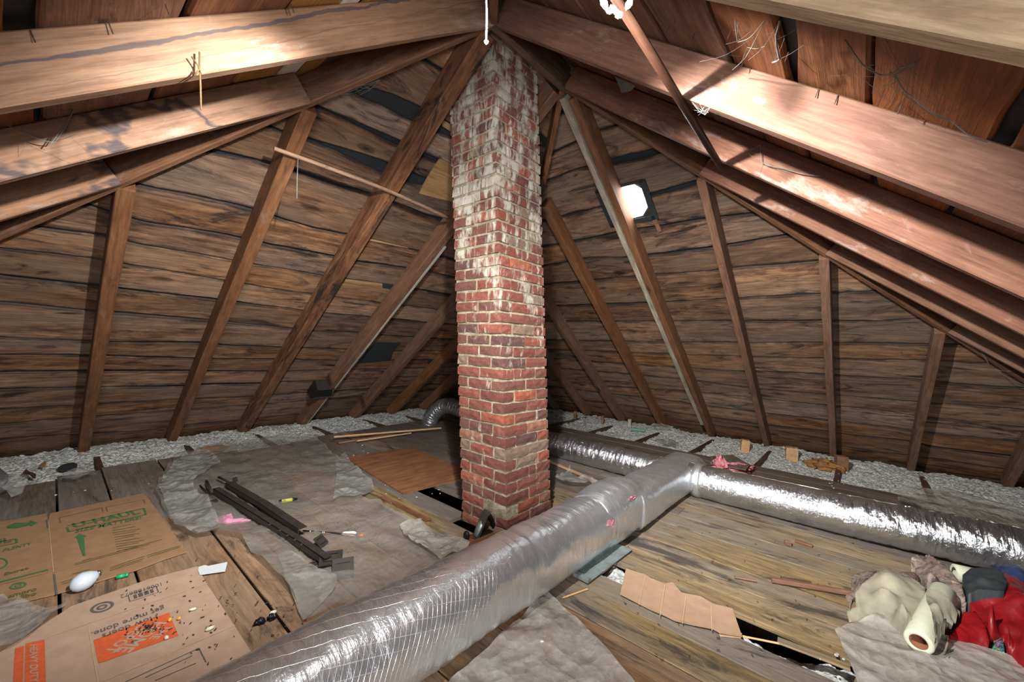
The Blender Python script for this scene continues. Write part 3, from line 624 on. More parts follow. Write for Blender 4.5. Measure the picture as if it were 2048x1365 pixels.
# ================================================================ foil ducts
def foilmat(name, scrim=0.0, crink=.5, base=(.80, .84, .88), rough=.24, metal=.88, wsc=1.0):
    a = NT(name); uv = a.n('ShaderNodeUVMap').outputs[0]; pos = a.n('ShaderNodeTexCoord').outputs['Object']
    sx = a.n('ShaderNodeSeparateXYZ', i={0: uv}); u, v = sx.outputs[0], sx.outputs[1]
    cv = a.n('ShaderNodeCombineXYZ'); a.set(cv, 0, a.math('MULTIPLY', u, 55.0 * wsc)); a.set(cv, 1, a.math('SINE', a.math('MULTIPLY', v, 6.2832))); a.set(cv, 2, a.math('COSINE', a.math('MULTIPLY', v, 6.2832)))
    w1 = a.noise(cv.outputs[0], 1.0, 4, .6, .4); w2 = a.noise(pos, 26 * wsc, 4, .6, .6); w3 = a.noise(pos, 7, 3, .6)
    h = a.math('ADD', a.math('MULTIPLY', w1, .8), a.math('MULTIPLY', w2, .7))
    c = a.mix(a.mapr(w3, .45, .7, 0, .35), base, tuple(x * .62 for x in base))
    if scrim:
        vv = a.math('MULTIPLY', v, 1.04)
        def line(e): return a.mapr(a.math('ABSOLUTE', a.math('SUBTRACT', a.math('FRACT', e), .5)), .462, .492)
        l1 = line(a.math('MULTIPLY', a.math('ADD', u, a.math('MULTIPLY', vv, .55)), 44.0)); l2 = line(a.math('MULTIPLY', a.math('SUBTRACT', vv, a.math('MULTIPLY', u, .30)), 24.0))
        ln = a.math('MULTIPLY', a.math('MAXIMUM', l1, l2), a.mapr(u, 1.05, 1.5, scrim, 0))
        c = a.mix(a.math('MULTIPLY', ln, .6), c, (.92, .94, .95)); h = a.math('ADD', h, a.math('MULTIPLY', ln, .25))
        a.set(a.b, 'Roughness', a.math('ADD', rough, a.math('MULTIPLY', ln, .25)))
    else: a.set(a.b, 'Roughness', a.mapr(w3, .3, .7, rough * .8, rough * 1.5))
    a.col(c); a.p(Metallic=metal); a.bump(h, crink, .012); return a.m
M['foil'] = foilmat('scrim_foil', .8, .42, rough=.29)
M['foil_smooth'] = foilmat('smooth_foil', 0, .42, rough=.28)
M['foil_crinkle'] = foilmat('crinkled_foil', 0, 1.0, base=(.70, .74, .78), rough=.13, metal=.96, wsc=1.0)
M['foil_dark'] = foilmat('dark_crinkled_foil', 0, .9, base=(.6, .64, .68), rough=.18)
M['pinkwool'] = plain('pink_fibreglass', hexc('d98a94'), .95, nscale=60, nstr=.3, bump=.8)
def superduct(xs, sec, name, mat, parent, n=48, wr=None):
    """rings across x; sec(x) -> (yc, zc, ry, rz, power)"""
    vs = []; fs = []; uv = []
    for x in xs:
        yc, zc, ry, rz, pw = sec(x)
        for k in range(n):
            a_ = 2 * math.pi * k / n; ca, sa = math.cos(a_), math.sin(a_)
            m_ = wr(x, a_) if wr else 0
            y = math.copysign(abs(ca) ** (2 / pw), ca); z = math.copysign(abs(sa) ** (2 / pw), sa)
            vs.append((x, yc + y * (ry + m_), max(.003, zc + z * (rz + m_)))); uv.append((x, k / n))
    for i in range(len(xs) - 1):
        for k in range(n): fs.append((i * n + k, i * n + (k + 1) % n, (i + 1) * n + (k + 1) % n, (i + 1) * n + k))
    fs += [tuple(range(n - 1, -1, -1)), tuple(range((len(xs) - 1) * n, len(xs) * n))]
    return mk(name, vs, fs, mat, parent, None, True, uv)
def rng_(a, b, st): n = int((b - a) / st); return [lerp(a, b, i / n) for i in range(n + 1)]
trunk = tag(empty('main_duct'), 'thick silver foil-wrapped main duct running from the bottom left to the back', 'duct')
def w_main(x, a_): return .004 * nz(x * 26, math.cos(a_) * 2.2, math.sin(a_) * 2.2) + .006 * nz(x * 5, math.cos(a_) * 1.4, math.sin(a_) * 1.4) + .003 * nz(x * 60, math.sin(a_) * 1.5) - .012 * math.exp(-((x - 1.62) / .03) ** 2) * max(0, math.sin(a_)) + .004 * math.exp(-((x - 1.56) / .04) ** 2)
superduct(rng_(-1.2, 2.36, .012), lambda x: (1.30 + .012 * math.sin(x * 2), .166, .172, .166, 2.25), 'duct_wrap', M['foil'], trunk, 64, w_main)
superduct(rng_(2.28, 2.86, .01), lambda x: (1.285, .172, .150 + .03 * math.sin(max(0, min(1, (x - 2.28) / .56)) * math.pi) ** .6, .158 + .03 * math.sin(max(0, min(1, (x - 2.28) / .56)) * math.pi) ** .6, 2.5), 'foil_patch', M['foil_smooth'], trunk, 56,
          lambda x, a_: .006 * nz(x * 16, math.cos(a_) * 3, math.sin(a_) * 3) + .002 * nz(x * 70, a_ * 1.0))
superduct(rng_(2.74, 4.16, .014), lambda x: (1.27, .147 - .008 * sstep(3, 4, x), .165 + .01 * sstep(3.3, 3.9, x), .147 - .008 * sstep(3, 4, x), 3.6), 'duct_box', M['foil_smooth'], trunk, 56,
          lambda x, a_: .003 * nz(x * 18, math.cos(a_) * 2, math.sin(a_) * 2) + .0015 * nz(x * 70, a_))
for (px, py, z, sx, sz) in ((1219, 1052, .21, .05, .045), (1262, 995, .30, .05, .012), (1330, 917, .22, .06, .03), (1350, 908, .2, .05, .03)):
    P_ = fl(px, py, z); vs = []; fs = []
    for i in range(9):
        for j in range(9):
            u_, v_ = i / 8 - .5, j / 8 - .5; vs.append((u_ * sx * 2, .012 * nz(u_ * 9, v_ * 9, px) - .01, v_ * sz * 2 * (1 - abs(u_) * 1.2)))
    for i in range(8):
        for j in range(8): fs.append((i * 9 + j, i * 9 + 9 + j, i * 9 + 10 + j, i * 9 + j + 1))
    o = mk('torn_insulation', vs, fs, M['pinkwool'], trunk, T(*P_), True); o['label'] = 'torn pink fibreglass poking out of the foil'
def w_flex(L, a_): return 1 + .035 * math.sin(L * 160) * .5 + .05 * nz(L * 22, math.cos(a_) * 1.6, math.sin(a_) * 1.6) + .03 * nz(L * 60, a_)
def flexduct(name, pts, r, mat, wr, label, n=36, k=10):
    P = smoothpts(pts, k); v, f, uv = tube(P, lambda t: r, n, True, wr)
    o = empty(name, (0, 0, 0)); mk('duct_wrap', v, f, mat, o, None, True, uv); return tag(o, label, 'duct')
def wr_right(L, a_): return 1 + (.02 + .035 * sstep(.6, 1.6, L)) * nz(L * 30 + 2 * nz(a_, L * 3), math.cos(a_) * 1.8, math.sin(a_) * 1.8) + .014 * abs(nz(L * 55, math.cos(a_) * 3, math.sin(a_) * 3)) + .03 * nz(L * 9, math.cos(a_), math.sin(a_)) - .10 * math.exp(-((L - .06) / .035) ** 2)
o = flexduct('branch_duct', [(3.83, 1.14, .14), (3.83, .75, .142), (3.83, .3, .146), (3.84, -.15, .15), (3.88, -.55, .155), (3.90, -.95, .155), (3.90, -1.5, .15)], .142, M['foil_crinkle'], wr_right, 'crinkled silver branch duct running to the right edge', 64, 44)
v, f, uv = tube([(3.83, 1.10, .14), (3.83, 1.075, .14), (3.83, 1.05, .14), (3.83, 1.02, .14)], lambda t: .146 if .2 < t < .8 else .139, 40, True); mk('collar', v, f, M['foil_smooth'], o, None, True, uv)
flexduct('branch_duct', [(3.88, 1.42, .13), (3.89, 1.9, .132), (3.90, 2.5, .134), (3.92, 3.2, .136), (3.95, 3.75, .17)], .133, M['foil_crinkle'], lambda L, a_: 1 + .06 * nz(L * 36, math.cos(a_) * 1.5, math.sin(a_) * 1.5) + .02 * abs(nz(L * 60, math.cos(a_) * 3, math.sin(a_) * 3)) + .03 * nz(L * 12, math.cos(a_), math.sin(a_)), 'shiny crinkled branch duct passing behind the chimney from the right', 56, 44)
flexduct('bent_duct', [(3.97, 3.6, .15), (3.98, 4.1, .19), (3.97, 4.42, .30), (3.93, 4.72, .31), (3.88, 4.93, .16), (3.86, 5.0, -.02)], .118, M['foil_dark'], lambda L, a_: 1 + .07 * math.sin(L * 120) * .5 + .06 * nz(L * 30, math.cos(a_) * 2, math.sin(a_) * 2), 'dark crinkled foil duct bending down left of the chimney base', 32, 22)
flexduct('bent_duct', [(-1.5, 5.0, .16), (-.9, 5.1, .17), (-.52, 5.22, .14), (-.36, 5.32, .02), (-.33, 5.36, -.12)], .14, M['foil_dark'], lambda L, a_: 1 + .05 * math.sin(L * 110) * .5 + .06 * nz(L * 30, math.cos(a_) * 2, math.sin(a_) * 2), 'crinkled foil duct end at the left edge on the insulation', 32, 20)
# ================================================================ lamp under the near hip
lamp = tag(empty('bare_bulb_lamp', (LAMP.x, LAMP.y, LAMP.z + .135)), 'bare bulb lamp with white pull cord hanging below the near hip rafter', 'lamp')
M['porcelain'] = plain('white_porcelain', (.8, .8, .78), .3); M['cord'] = plain('white_cord', (.22, .215, .20), .8, nscale=200, nstr=.2)
MB().lathe([(0, .0), (.045, .0), (.045, -.02), (.028, -.035), (.024, -.07), (.0, -.07)], 24).build('lamp_holder', M['porcelain'], lamp, None, True)
a = NT('glowing_bulb'); a.p(Emission_Color=(1, .955, .9, 1), Emission_Strength=14.0); a.col((.9, .9, .9))
MB().lathe([(0, -.066), (.012, -.072), (.016, -.09), (.027, -.115), (.030, -.14), (.022, -.162), (0, -.172)], 24).build('bulb', a.m, lamp, None, True)
MB().lathe([(0, -.187), (.13, -.187), (.14, -.183), (.14, -.179), (0, -.181)], 40).build('hood', M['porcelain'], lamp, None, True)  # added disc out of view, keeps the fill spots off the near beams
MB().tube(smoothpts([(.03, .02, -.05), (.10, .12, -.13), (.098, .112, -.24), (.098, .110, -.31)], 5), .0025, 8).lathe([(0, -.326), (.0055, -.322), (.0065, -.315), (.0, -.308)], 10, T(.098, .110, 0)).build('pull_cord', M['cord'], lamp, None, True)
# ================================================================ sheets and heaps on the floor
def plastic(name, col, op=(.22, .5), rough=.16, cr=.5):
    a = NT(name); pos = a.n('ShaderNodeNewGeometry').outputs['Position']
    wp = a.vadd(pos, a.vscale(a.n('ShaderNodeTexNoise', i={'Vector': pos, 'Scale': 6.0}).outputs[1], (.12, .12, .12)))
    n1 = a.noise(pos, 5, 4, .6); n2 = a.noise(pos, 38, 4, .6, .5); v1 = a.voro(a.vscale(wp, (1, .6, 1)), 8); v2 = a.voro(a.vscale(wp, (.7, 1, 1)), 21)
    a.col(a.mix(a.mapr(n2, .35, .7), tuple(x * .82 for x in col), col)); a.p(Roughness=rough); a.set(a.b, 'Specular IOR Level', .9)
    a.bump(a.math('ADD', a.math('ADD', v1, a.math('MULTIPLY', v2, .45)), a.math('MULTIPLY', n2, .15)), cr, .03)
    tr = a.n('ShaderNodeBsdfTransparent'); mx = a.n('ShaderNodeMixShader')
    f = a.math('ADD', n1, a.math('ADD', a.math('MULTIPLY', a.math('SUBTRACT', n2, .5), .3), a.math('MULTIPLY', a.math('SUBTRACT', v1, .4), .3)))
    a.set(mx, 0, a.mapr(f, .25, .75, op[0], op[1])); a.t.links.new(tr.outputs[0], mx.inputs[1]); a.t.links.new(a.b.outputs[0], mx.inputs[2])
    a.t.links.new(mx.outputs[0], a.out.inputs['Surface']); return a.m
M['plastic'] = plastic('dusty_clear_plastic', hexc('9b9992'), (.3, .6), .2, .3)
M['plastic_thick'] = plastic('folded_milky_plastic', hexc('b0b2b0'), (.25, .62), .14, .6)
M['plastic_tan'] = plastic('tan_milky_plastic', hexc('bab7ac'), (.38, .75), .12, .7)
def polyfill(pts2, res, rng):
    """triangulate a polygon (list of 2-D points) with interior points"""
    out = []
    n = len(pts2)
    for i in range(n):
        a_, b_ = Vector(pts2[i]), Vector(pts2[(i + 1) % n]); k = max(1, int((b_ - a_).length / res))
        for j in range(k): out.append(a_.lerp(b_, j / k))
    m = len(out); edges = [(i, (i + 1) % m) for i in range(m)]
    xs = [p.x for p in out]; ys = [p.y for p in out]; inner = []
    nx, ny = int((max(xs) - min(xs)) / res) + 1, int((max(ys) - min(ys)) / res) + 1
    for i in range(nx):
        for j in range(ny):
            x, y = min(xs) + (i + .5 + rng.uniform(-.25, .25)) * res, min(ys) + (j + .5 + (.5 if i % 2 else 0) + rng.uniform(-.25, .25)) * res
            c = False; md = 9
            for k in range(n):
                x1_, y1_ = pts2[k]; x2_, y2_ = pts2[(k + 1) % n]
                if (y1_ > y) != (y2_ > y) and x < (x2_ - x1_) * (y - y1_) / (y2_ - y1_) + x1_: c = not c
            if c: inner.append(Vector((x, y)))
    r = geometry.delaunay_2d_cdt(out + inner, edges, [], 1, 1e-5)
    return r[0], r[2]
def edge_dist(pts2, x, y):
    d = 9
    n = len(pts2)
    for k in range(n):
        ax, ay = pts2[k]; bx, by = pts2[(k + 1) % n]; dx, dy = bx - ax, by - ay; t = max(0, min(1, ((x - ax) * dx + (y - ay) * dy) / (dx * dx + dy * dy + 1e-9)))
        d = min(d, math.hypot(x - ax - t * dx, y - ay - t * dy))
    return d
def sheet(name, outline, hf, mat, label, cat='plastic sheet', group=None, res=.035, seed=1, z0=.005, parent=None, jag=.012):
    rng = random.Random(seed); P = [fl(*p) for p in outline]; p2 = []
    n = len(P)
    for i in range(n):                                # ragged edge
        a_, b_ = P[i], P[(i + 1) % n]; k = max(1, int((b_ - a_).length / .07))
        for j in range(k):
            q_ = a_.lerp(b_, j / k); p2.append((q_.x + jag * nz(q_.x * 13, q_.y * 13, seed), q_.y + jag * nz(q_.x * 13, q_.y * 13, seed + 7)))
    v, f = polyfill(p2, res, rng); cx, cy = sum(p[0] for p in p2) / len(p2), sum(p[1] for p in p2) / len(p2)
    vs = [(q_.x - cx, q_.y - cy, z0 + max(0, hf(q_.x, q_.y, edge_dist(p2, q_.x, q_.y)))) for q_ in v]
    o = mk(name, vs, [tuple(t) for t in f], mat, parent, T(cx, cy, 0), True)
    return tag(o, label, cat, group) if label else o
def wrinkle(amp, sc=6, edge=0.0, ew=.12):
    def h(x, y, d):
        r = abs(nz(x * sc, y * sc * .6, 1.7)); r2 = abs(nz(x * sc * 2.3 + 5, y * sc * 2.0, 4.1))
        return amp * (max(0, .38 - r) * 1.8 + max(0, .3 - r2) * .8) + edge * math.exp(-d / ew) * (.5 + .7 * nz(x * 5, y * 5, 9) + .5 * abs(nz(x * 14, y * 14, 2)))
    return h
sheet('plastic_sheet', [(338, 935), (352, 915), (400, 900), (470, 888), (560, 878), (632, 880), (680, 925), (700, 950), (742, 968), (747, 985), (722, 1003), (760, 1010), (800, 1040), (850, 1060), (905, 1080), (935, 1102), (880, 1140), (800, 1190), (690, 1228), (605, 1250), (585, 1200), (560, 1165), (510, 1120), (480, 1085), (440, 1075), (395, 1080), (350, 1065), (330, 1030), (310, 990), (318, 965)],
      wrinkle(.03, 5, .035, .10), M['plastic'], 'large dusty clear plastic sheet spread on the floor under the metal rails', res=.04, seed=2)
sheet('plastic_sheet', [(316, 985), (325, 965), (352, 930), (400, 905), (425, 915), (440, 935), (408, 955), (385, 975), (395, 1000), (415, 1010), (440, 1060), (432, 1078), (395, 1082), (350, 1068), (335, 1030)], wrinkle(.05, 5, .022, .09), M['plastic_thick'], 'crumpled milky plastic bunched along the left rim of the big sheet', seed=5, z0=.012, res=.018)
sheet('plastic_sheet', [(556, 1120), (575, 1108), (600, 1120), (640, 1150), (675, 1160), (672, 1185), (640, 1222), (606, 1249), (580, 1200)], wrinkle(.022, 4, .008), M['plastic_thick'], 'folded-over flap of milky plastic below the metal brackets', seed=8, z0=.014, res=.018)
sheet('plastic_sheet', [(672, 928), (690, 912), (705, 935), (742, 965), (748, 985), (725, 1000), (690, 1000), (665, 1010), (672, 970)], wrinkle(.03, 5, .012), M['plastic_thick'], 'folded plastic edge beside the reddish plywood panel', seed=9, z0=.014, res=.018)
sheet('plastic_sheet', [(800, 1062), (840, 1050), (870, 1075), (905, 1085), (940, 1098), (925, 1120), (880, 1135), (850, 1115), (815, 1092)], wrinkle(.05, 5, .015, .08), M['plastic_tan'], 'crumpled tan plastic fold between the chimney and the main duct', seed=10, z0=.012, res=.018)
sheet('plastic_sheet', [(905, 1362), (985, 1290), (1095, 1195), (1112, 1208), (1160, 1255), (1215, 1310), (1262, 1365), (1290, 1400), (850, 1460)], wrinkle(.03, 4, .008), M['plastic_tan'], 'clear plastic sheet coming out from under the main duct at the bottom', seed=12, res=.025)
sheet('plastic_sheet', [(1668, 1275), (1700, 1252), (1760, 1242), (1830, 1262), (1900, 1290), (1990, 1318), (2060, 1345), (2090, 1420), (1740, 1440), (1712, 1365), (1690, 1318)], wrinkle(.035, 4.5, .012, .1), M['plastic_tan'], 'milky plastic sheet under the clothes at the bottom right', seed=14, res=.018)
sheet('plastic_sheet', [(1792, 992), (1830, 985), (1905, 992), (1990, 1012), (2048, 1030), (2100, 1045), (2080, 1075), (2000, 1060), (1880, 1035), (1800, 1020)], wrinkle(.06, 3, .03, .2), M['plastic_tan'], 'tan plastic sheet lying behind the right branch duct', seed=16, res=.05)
sheet('plastic_sheet', [(-60, 965), (0, 970), (40, 978), (58, 982), (45, 1000), (20, 1005), (-60, 1000)], wrinkle(.10, 5, .05), M['plastic_thick'], 'scrap of milky plastic by the foil duct at the left edge', seed=18, res=.04)
sheet('plastic_sheet', [(116, 975), (125, 955), (150, 948), (172, 950), (195, 958), (170, 962), (150, 970), (128, 968)], wrinkle(.04, 8, .02), M['plastic_thick'], 'small torn plastic scrap at the ends of the floor boards', seed=19, res=.04)
sheet('plastic_sheet', [(-40, 1215), (5, 1200), (20, 1212), (60, 1222), (90, 1235), (135, 1218), (130, 1232), (70, 1278), (20, 1308), (-40, 1310)], wrinkle(.03, 5, .02, .06), M['plastic_thick'], 'crumpled plastic lying between the two cardboard sheets at the left edge', seed=20, res=.025, z0=.015)
sheet('plastic_sheet', [(1110, 965), (1125, 955), (1140, 945), (1150, 965), (1175, 960), (1195, 975), (1160, 980), (1130, 978)], wrinkle(.07, 6, .03), M['plastic_thick'], 'small crumpled plastic right of the chimney base', seed=22, res=.04)
sheet('plastic_sheet', [(1295, 898), (1320, 895), (1345, 905), (1335, 915), (1315, 910)], wrinkle(.06, 9, .03), M['plastic_thick'], 'torn clear film on the foil branch beside the duct box', seed=23, res=.04, z0=.27)
# ---------------------------------------------------------------- printing on cardboard
def solidmat(name, c, rough=.8): return plain(name, c, rough, nscale=45, nstr=.15)
M['ink_green'] = solidmat('green_ink', hexc('3f6b40')); M['ink_red'] = solidmat('red_ink', hexc('b5643c')); M['ink_dark'] = solidmat('grey_ink', hexc('5a5552')); M['ink_olive'] = solidmat('olive_ink', hexc('5c5a30'))
M['ink_orange'] = solidmat('orange_ink', hexc('c85a30')); M['ink_brown'] = solidmat('brown_ink', hexc('6f5238'))
def card(name, c1, c2):
    a = NT(name); v = a.local(False); n1 = a.noise(v, 14, 5, .6); n2 = a.noise(a.vscale(v, (1, 1, 1)), 160, 2, .5)
    wv = a.n('ShaderNodeTexWave'); a.set(wv, 'Vector', v); wv.inputs['Scale'].default_value = 55
    a.col(a.mix(a.mapr(n1, .3, .7), c1, c2)); a.p(Roughness=.85); a.set(a.b, 'Specular IOR Level', .2); a.bump(a.math('ADD', a.math('MULTIPLY', wv.outputs[1], .12), n2), .12, .002); return a.m
M['card_brown'] = card('brown_cardboard', hexc('8c6d51'), hexc('9d7d5f')); M['card_pink'] = card('pinkish_cardboard', hexc('a58a76'), hexc('b49a86')); M['card_tan'] = card('tan_cardboard', hexc('9c7f66'), hexc('ab8e74')); M['card_edge'] = plain('cardboard_edge', hexc('b89a78'), .9)
def slab(name, outline, mat, z0=.004, th=.005, parent=None, label=None, cat=None, bend=None):
    P = [fl(p[0], p[1], z0) for p in outline]; cx = sum(p.x for p in P) / len(P); cy = sum(p.y for p in P) / len(P)
    v, f = polyfill([(p.x, p.y) for p in P], .06, random.Random(1)); n = len(v); hz = bend or (lambda x, y: 0)
    vs = [(q_.x - cx, q_.y - cy, z0 + th + hz(q_.x, q_.y)) for q_ in v] + [(q_.x - cx, q_.y - cy, z0 + hz(q_.x, q_.y)) for q_ in v]
    fs = [tuple(t) for t in f] + [tuple(i + n for i in t[::-1]) for t in f]
    cnt = {}
    for t in f:
        for i in range(len(t)): e = (t[i], t[(i + 1) % len(t)]); cnt[e] = 1
    for (a_, b_) in cnt:
        if (b_, a_) not in cnt: fs.append((b_, a_, a_ + n, b_ + n))
    o = mk(name, vs, fs, mat, parent, T(cx, cy, 0))
    return tag(o, label, cat) if label else o
ZP = .0115
def on(parent, name, vs, fs, mat):                    # world-space print placed under a parent
    o = mk(name, [Vector(v) - parent.location for v in vs], fs, mat, parent); return o
def quad(parent, name, pts, mat, z=ZP): return on(parent, name, [fl(x, y, z) for x, y in pts], [tuple(range(len(pts)))], mat)
def strips(parent, name, segs, wd, mat, z=ZP):        # thin printed lines as one print
    vs = []; fs = []
    for (x0, y0, x1, y1) in segs:
        a_, b_ = fl(x0, y0, z), fl(x1, y1, z); d = (b_ - a_).normalized(); nn = Vector((-d.y, d.x, 0)) * wd / 2; k = len(vs)
        vs += [a_ - nn, b_ - nn, b_ + nn, a_ + nn]; fs.append((k, k + 1, k + 2, k + 3))
    return on(parent, name, vs, fs, mat)
def text(parent, body, A, B, U, mat, z=ZP, bold=.0, shear=0.0, name='lettering', sq=1.0):
    cu = bpy.data.curves.new('t', 'FONT'); cu.body = body; cu.resolution_u = 2; cu.offset = bold; cu.shear = shear
    ob = bpy.data.objects.new('t', cu); C.objects.link(ob); dg = bpy.context.evaluated_depsgraph_get(); me = ob.evaluated_get(dg).to_mesh()
    vs = [v.co.copy() for v in me.vertices]; fs = [tuple(p.vertices) for p in me.polygons]; ob.evaluated_get(dg).to_mesh_clear(); bpy.data.objects.remove(ob)
    x0, x1 = min(v.x for v in vs), max(v.x for v in vs); cap = .69
    a_, b_, u_ = fl(*A, z), fl(*B, z), fl(*U, z); ex = (b_ - a_); ey = (u_ - a_)
    return on(parent, name, [a_ + ex * ((v.x - x0) / (x1 - x0)) + ey * (v.y / cap) for v in vs], fs, mat)
# brown moving box sheet at the left edge
ub = slab('cardboard_sheet', [(-70, 1060), (0, 1046), (93, 1029), (96, 1044), (100, 1029), (288, 988), (300, 1003), (374, 1106), (330, 1120), (270, 1143), (113, 1190), (107, 1145), (110, 1191), (15, 1213), (-70, 1232)], M['card_brown'], label='flattened brown cardboard sheet with green lettering at the left edge', cat='cardboard')
text(ub, 'U-HAUL', (148, 1056), (282, 1027), (143, 1048), M['ink_green'], bold=.03)
strips(ub, 'logo_border', [(134, 1055, 137, 1064), (137, 1064, 292, 1030), (292, 1030, 288, 1017), (288, 1017, 134, 1052)], .010, M['ink_green'])
strips(ub, 'logo_line', [(141, 1060, 286, 1029)], .006, M['ink_red'])
text(ub, 'SIZE MATTERS!', (150, 1066), (285, 1038), (149, 1060), M['ink_green'], bold=.02, shear=.25)
on(ub, 'printed_arrow', [fl(x, y, ZP) for x, y in ((166, 1112), (171, 1112), (168, 1074), (174, 1073), (159, 1068), (148, 1076), (153, 1075))], [(0, 1, 2, 6), (2, 3, 4), (2, 4, 5, 6)], M['ink_green'])
sg = []
for i in range(11):
    y0 = 1054 + i * 4.6; sg.append((224 + i * 1.0, y0 + 3, 262 + i * 1.5 + (i * 7 % 5) * 4, y0 - 5))
strips(ub, 'small_print', sg, .006, M['ink_olive'])
strips(ub, 'small_print', [(150, 1128, 325, 1079), (149, 1131, 300, 1089), (165, 1122, 185, 1116), (145, 1149, 180, 1139), (122, 1166, 205, 1140), (124, 1169, 205, 1144), (220, 1136, 288, 1113), (220, 1139, 288, 1117), (220, 1142, 285, 1121), (293, 1112, 360, 1092), (295, 1115, 362, 1094)], .005, M['ink_olive'])
strips(ub, 'printed_box', [(119, 1036, 204, 1016), (204, 1016, 206, 1025), (119, 1036, 121, 1046), (212, 1015, 288, 1000), (288, 1000, 290, 1008), (212, 1015, 215, 1024)], .005, M['ink_brown'])
strips(ub, 'fold_line', [(97, 1044, 107, 1145), (107, 1145, 359, 1078)], .003, M['card_edge'])
quad(ub, 'slot', [(92, 1040), (95, 1040), (97, 1056), (94, 1057)], M['ink_dark']); strips(ub, 'slot', [(108, 1149, 113, 1190)], .007, M['ink_dark'])
on(ub, 'printed_arrow', [fl(x, y, ZP) for x, y in ((13, 1053), (30, 1046), (58, 1046), (60, 1042), (76, 1046), (62, 1053), (60, 1051), (30, 1057), (16, 1057))], [(0, 1, 7, 8), (1, 2, 6, 7), (2, 3, 4), (2, 4, 5, 6)], M['ink_green'])
text(ub, 'UL', (-18, 1092), (24, 1083), (-19, 1083), M['ink_green'], bold=.03); strips(ub, 'logo_border', [(-30, 1099, 34, 1086), (34, 1086, 32, 1078), (32, 1078, -30, 1090)], .009, M['ink_green']); strips(ub, 'logo_line', [(-30, 1096, 27, 1084)], .005, M['ink_red'])
text(ub, 'PLENTY', (6, 1104), (66, 1089), (5, 1099), M['ink_green'], bold=.015, shear=.25)
text(ub, 'Extras.', (8, 1152), (60, 1138), (7, 1147), M['ink_olive'], bold=.02, shear=.2)
strips(ub, 'green_band', [(-60, 1180, 96, 1140)], .018, M['ink_green']); strips(ub, 'red_band', [(-60, 1185, 96, 1146)], .004, M['ink_red'])
def ringprint(parent, cx, cy, rx, ry, ang, th, mat, name='printed_ring'):
    vs = []; fs = []; n = 28
    for i in range(n):
        t = 2 * math.pi * i / n
        for k in (1, 1 - th):
            x, y = rx * k * math.cos(t), ry * k * math.sin(t); vs.append(fl(cx + x * math.cos(ang) - y * math.sin(ang), cy + x * math.sin(ang) + y * math.cos(ang), ZP))
    for i in range(n): j = (i + 1) % n; fs.append((2 * i, 2 * j, 2 * j + 1, 2 * i + 1))
    return on(parent, name, vs, fs, mat)
ringprint(ub, 36, 1172, 18, 6.2, -.22, .3, M['ink_green']); ringprint(ub, 36, 1172, 8, 2.8, -.22, .35, M['ink_green']); ringprint(ub, -2, 1128, 18, 11, -.2, .2, M['ink_green'])
text(ub, 'recibo', (14, 1206), (74, 1190), (13, 1199), M['ink_olive'], bold=.02, shear=.15); text(ub, 'ampro', (16, 1197), (74, 1181), (15, 1190), M['ink_olive'], bold=.02, shear=.15)
# pinkish moving box sheet in front
hb = slab('cardboard_sheet', [(-60, 1330), (0, 1308), (60, 1270), (143, 1215), (300, 1160), (395, 1135), (410, 1165), (450, 1225), (502, 1306), (430, 1345), (330, 1390), (250, 1440), (-60, 1480)], M['card_pink'], z0=.002, label='flattened pinkish cardboard sheet with orange logo at the bottom left', cat='cardboard')
ZP = .0085
quad(hb, 'logo_square', [(338, 1226), (357, 1272), (197, 1328), (187, 1281)], M['ink_orange'], .0085)
def lg(u_, v_): return (338 + u_ * (187 - 338) + v_ * (357 - 338), 1226 + u_ * (1281 - 1226) + v_ * (1272 - 1226))
for bd, s_, e_, h_ in (('THE', (.10, .46), (.36, .72), (-.09, .12)), ('HOME', (.20, .16), (.80, .76), (-.13, .19)), ('DEPOT', (.40, .06), (.95, .60), (-.11, .15))):
    text(hb, bd, lg(*s_), lg(*e_), lg(s_[0] + h_[0], s_[1] + h_[1]), M['card_pink'], .0095, bold=.03)
text(hb, 'How doers', (313, 1230), (203, 1270), (316, 1238), M['ink_dark'], .0085, bold=.012); text(hb, 'get more done.', (328, 1212), (182, 1266), (331, 1220), M['ink_dark'], .0085, bold=.012)
text(hb, '1006188672', (322, 1166), (240, 1191), (324, 1172), M['ink_dark'], .0085)
strips(hb, 'barcode_frame', [(312, 1173, 256, 1191), (256, 1191, 260, 1204), (260, 1204, 317, 1185), (317, 1185, 312, 1173)], .0035, M['ink_dark'], .0085)
strips(hb, 'barcode', [(267 + i * 2.35, 1191 - i * .78, 269.6 + i * 2.35, 1198 - i * .78) for i in range(17) if i % 5 != 3], .0036, M['ink_dark'], .0085)
ringprint(hb, 204, 1215, 25, 9.5, -.3, .28, M['ink_dark']); ringprint(hb, 204, 1215, 12, 4.4, -.3, .5, M['ink_dark'])
quad(hb, 'orange_band', [(51, 1288), (89, 1280), (92, 1365), (90, 1420), (47, 1440)], M['ink_orange'], .0085); quad(hb, 'orange_band', [(30, 1298), (48, 1292), (44, 1420), (22, 1440)], M['ink_orange'], .0085)
text(hb, 'HEAVY DUTY MED', (60, 1291), (60, 1400), (75, 1289), M['card_pink'], .0095, bold=.02)
strips(hb, 'printed_frame', [(398, 1297, 412, 1325), (398, 1297, 250, 1365), (385, 1312, 290, 1356), (392, 1327, 310, 1362)], .004, M['ink_dark'], .0085)
strips(hb, 'fold_line', [(90, 1277, 415, 1168), (180, 1375, 470, 1252), (176, 1248, 200, 1390)], .004, M['card_edge'], .0085)
ZP = .0115
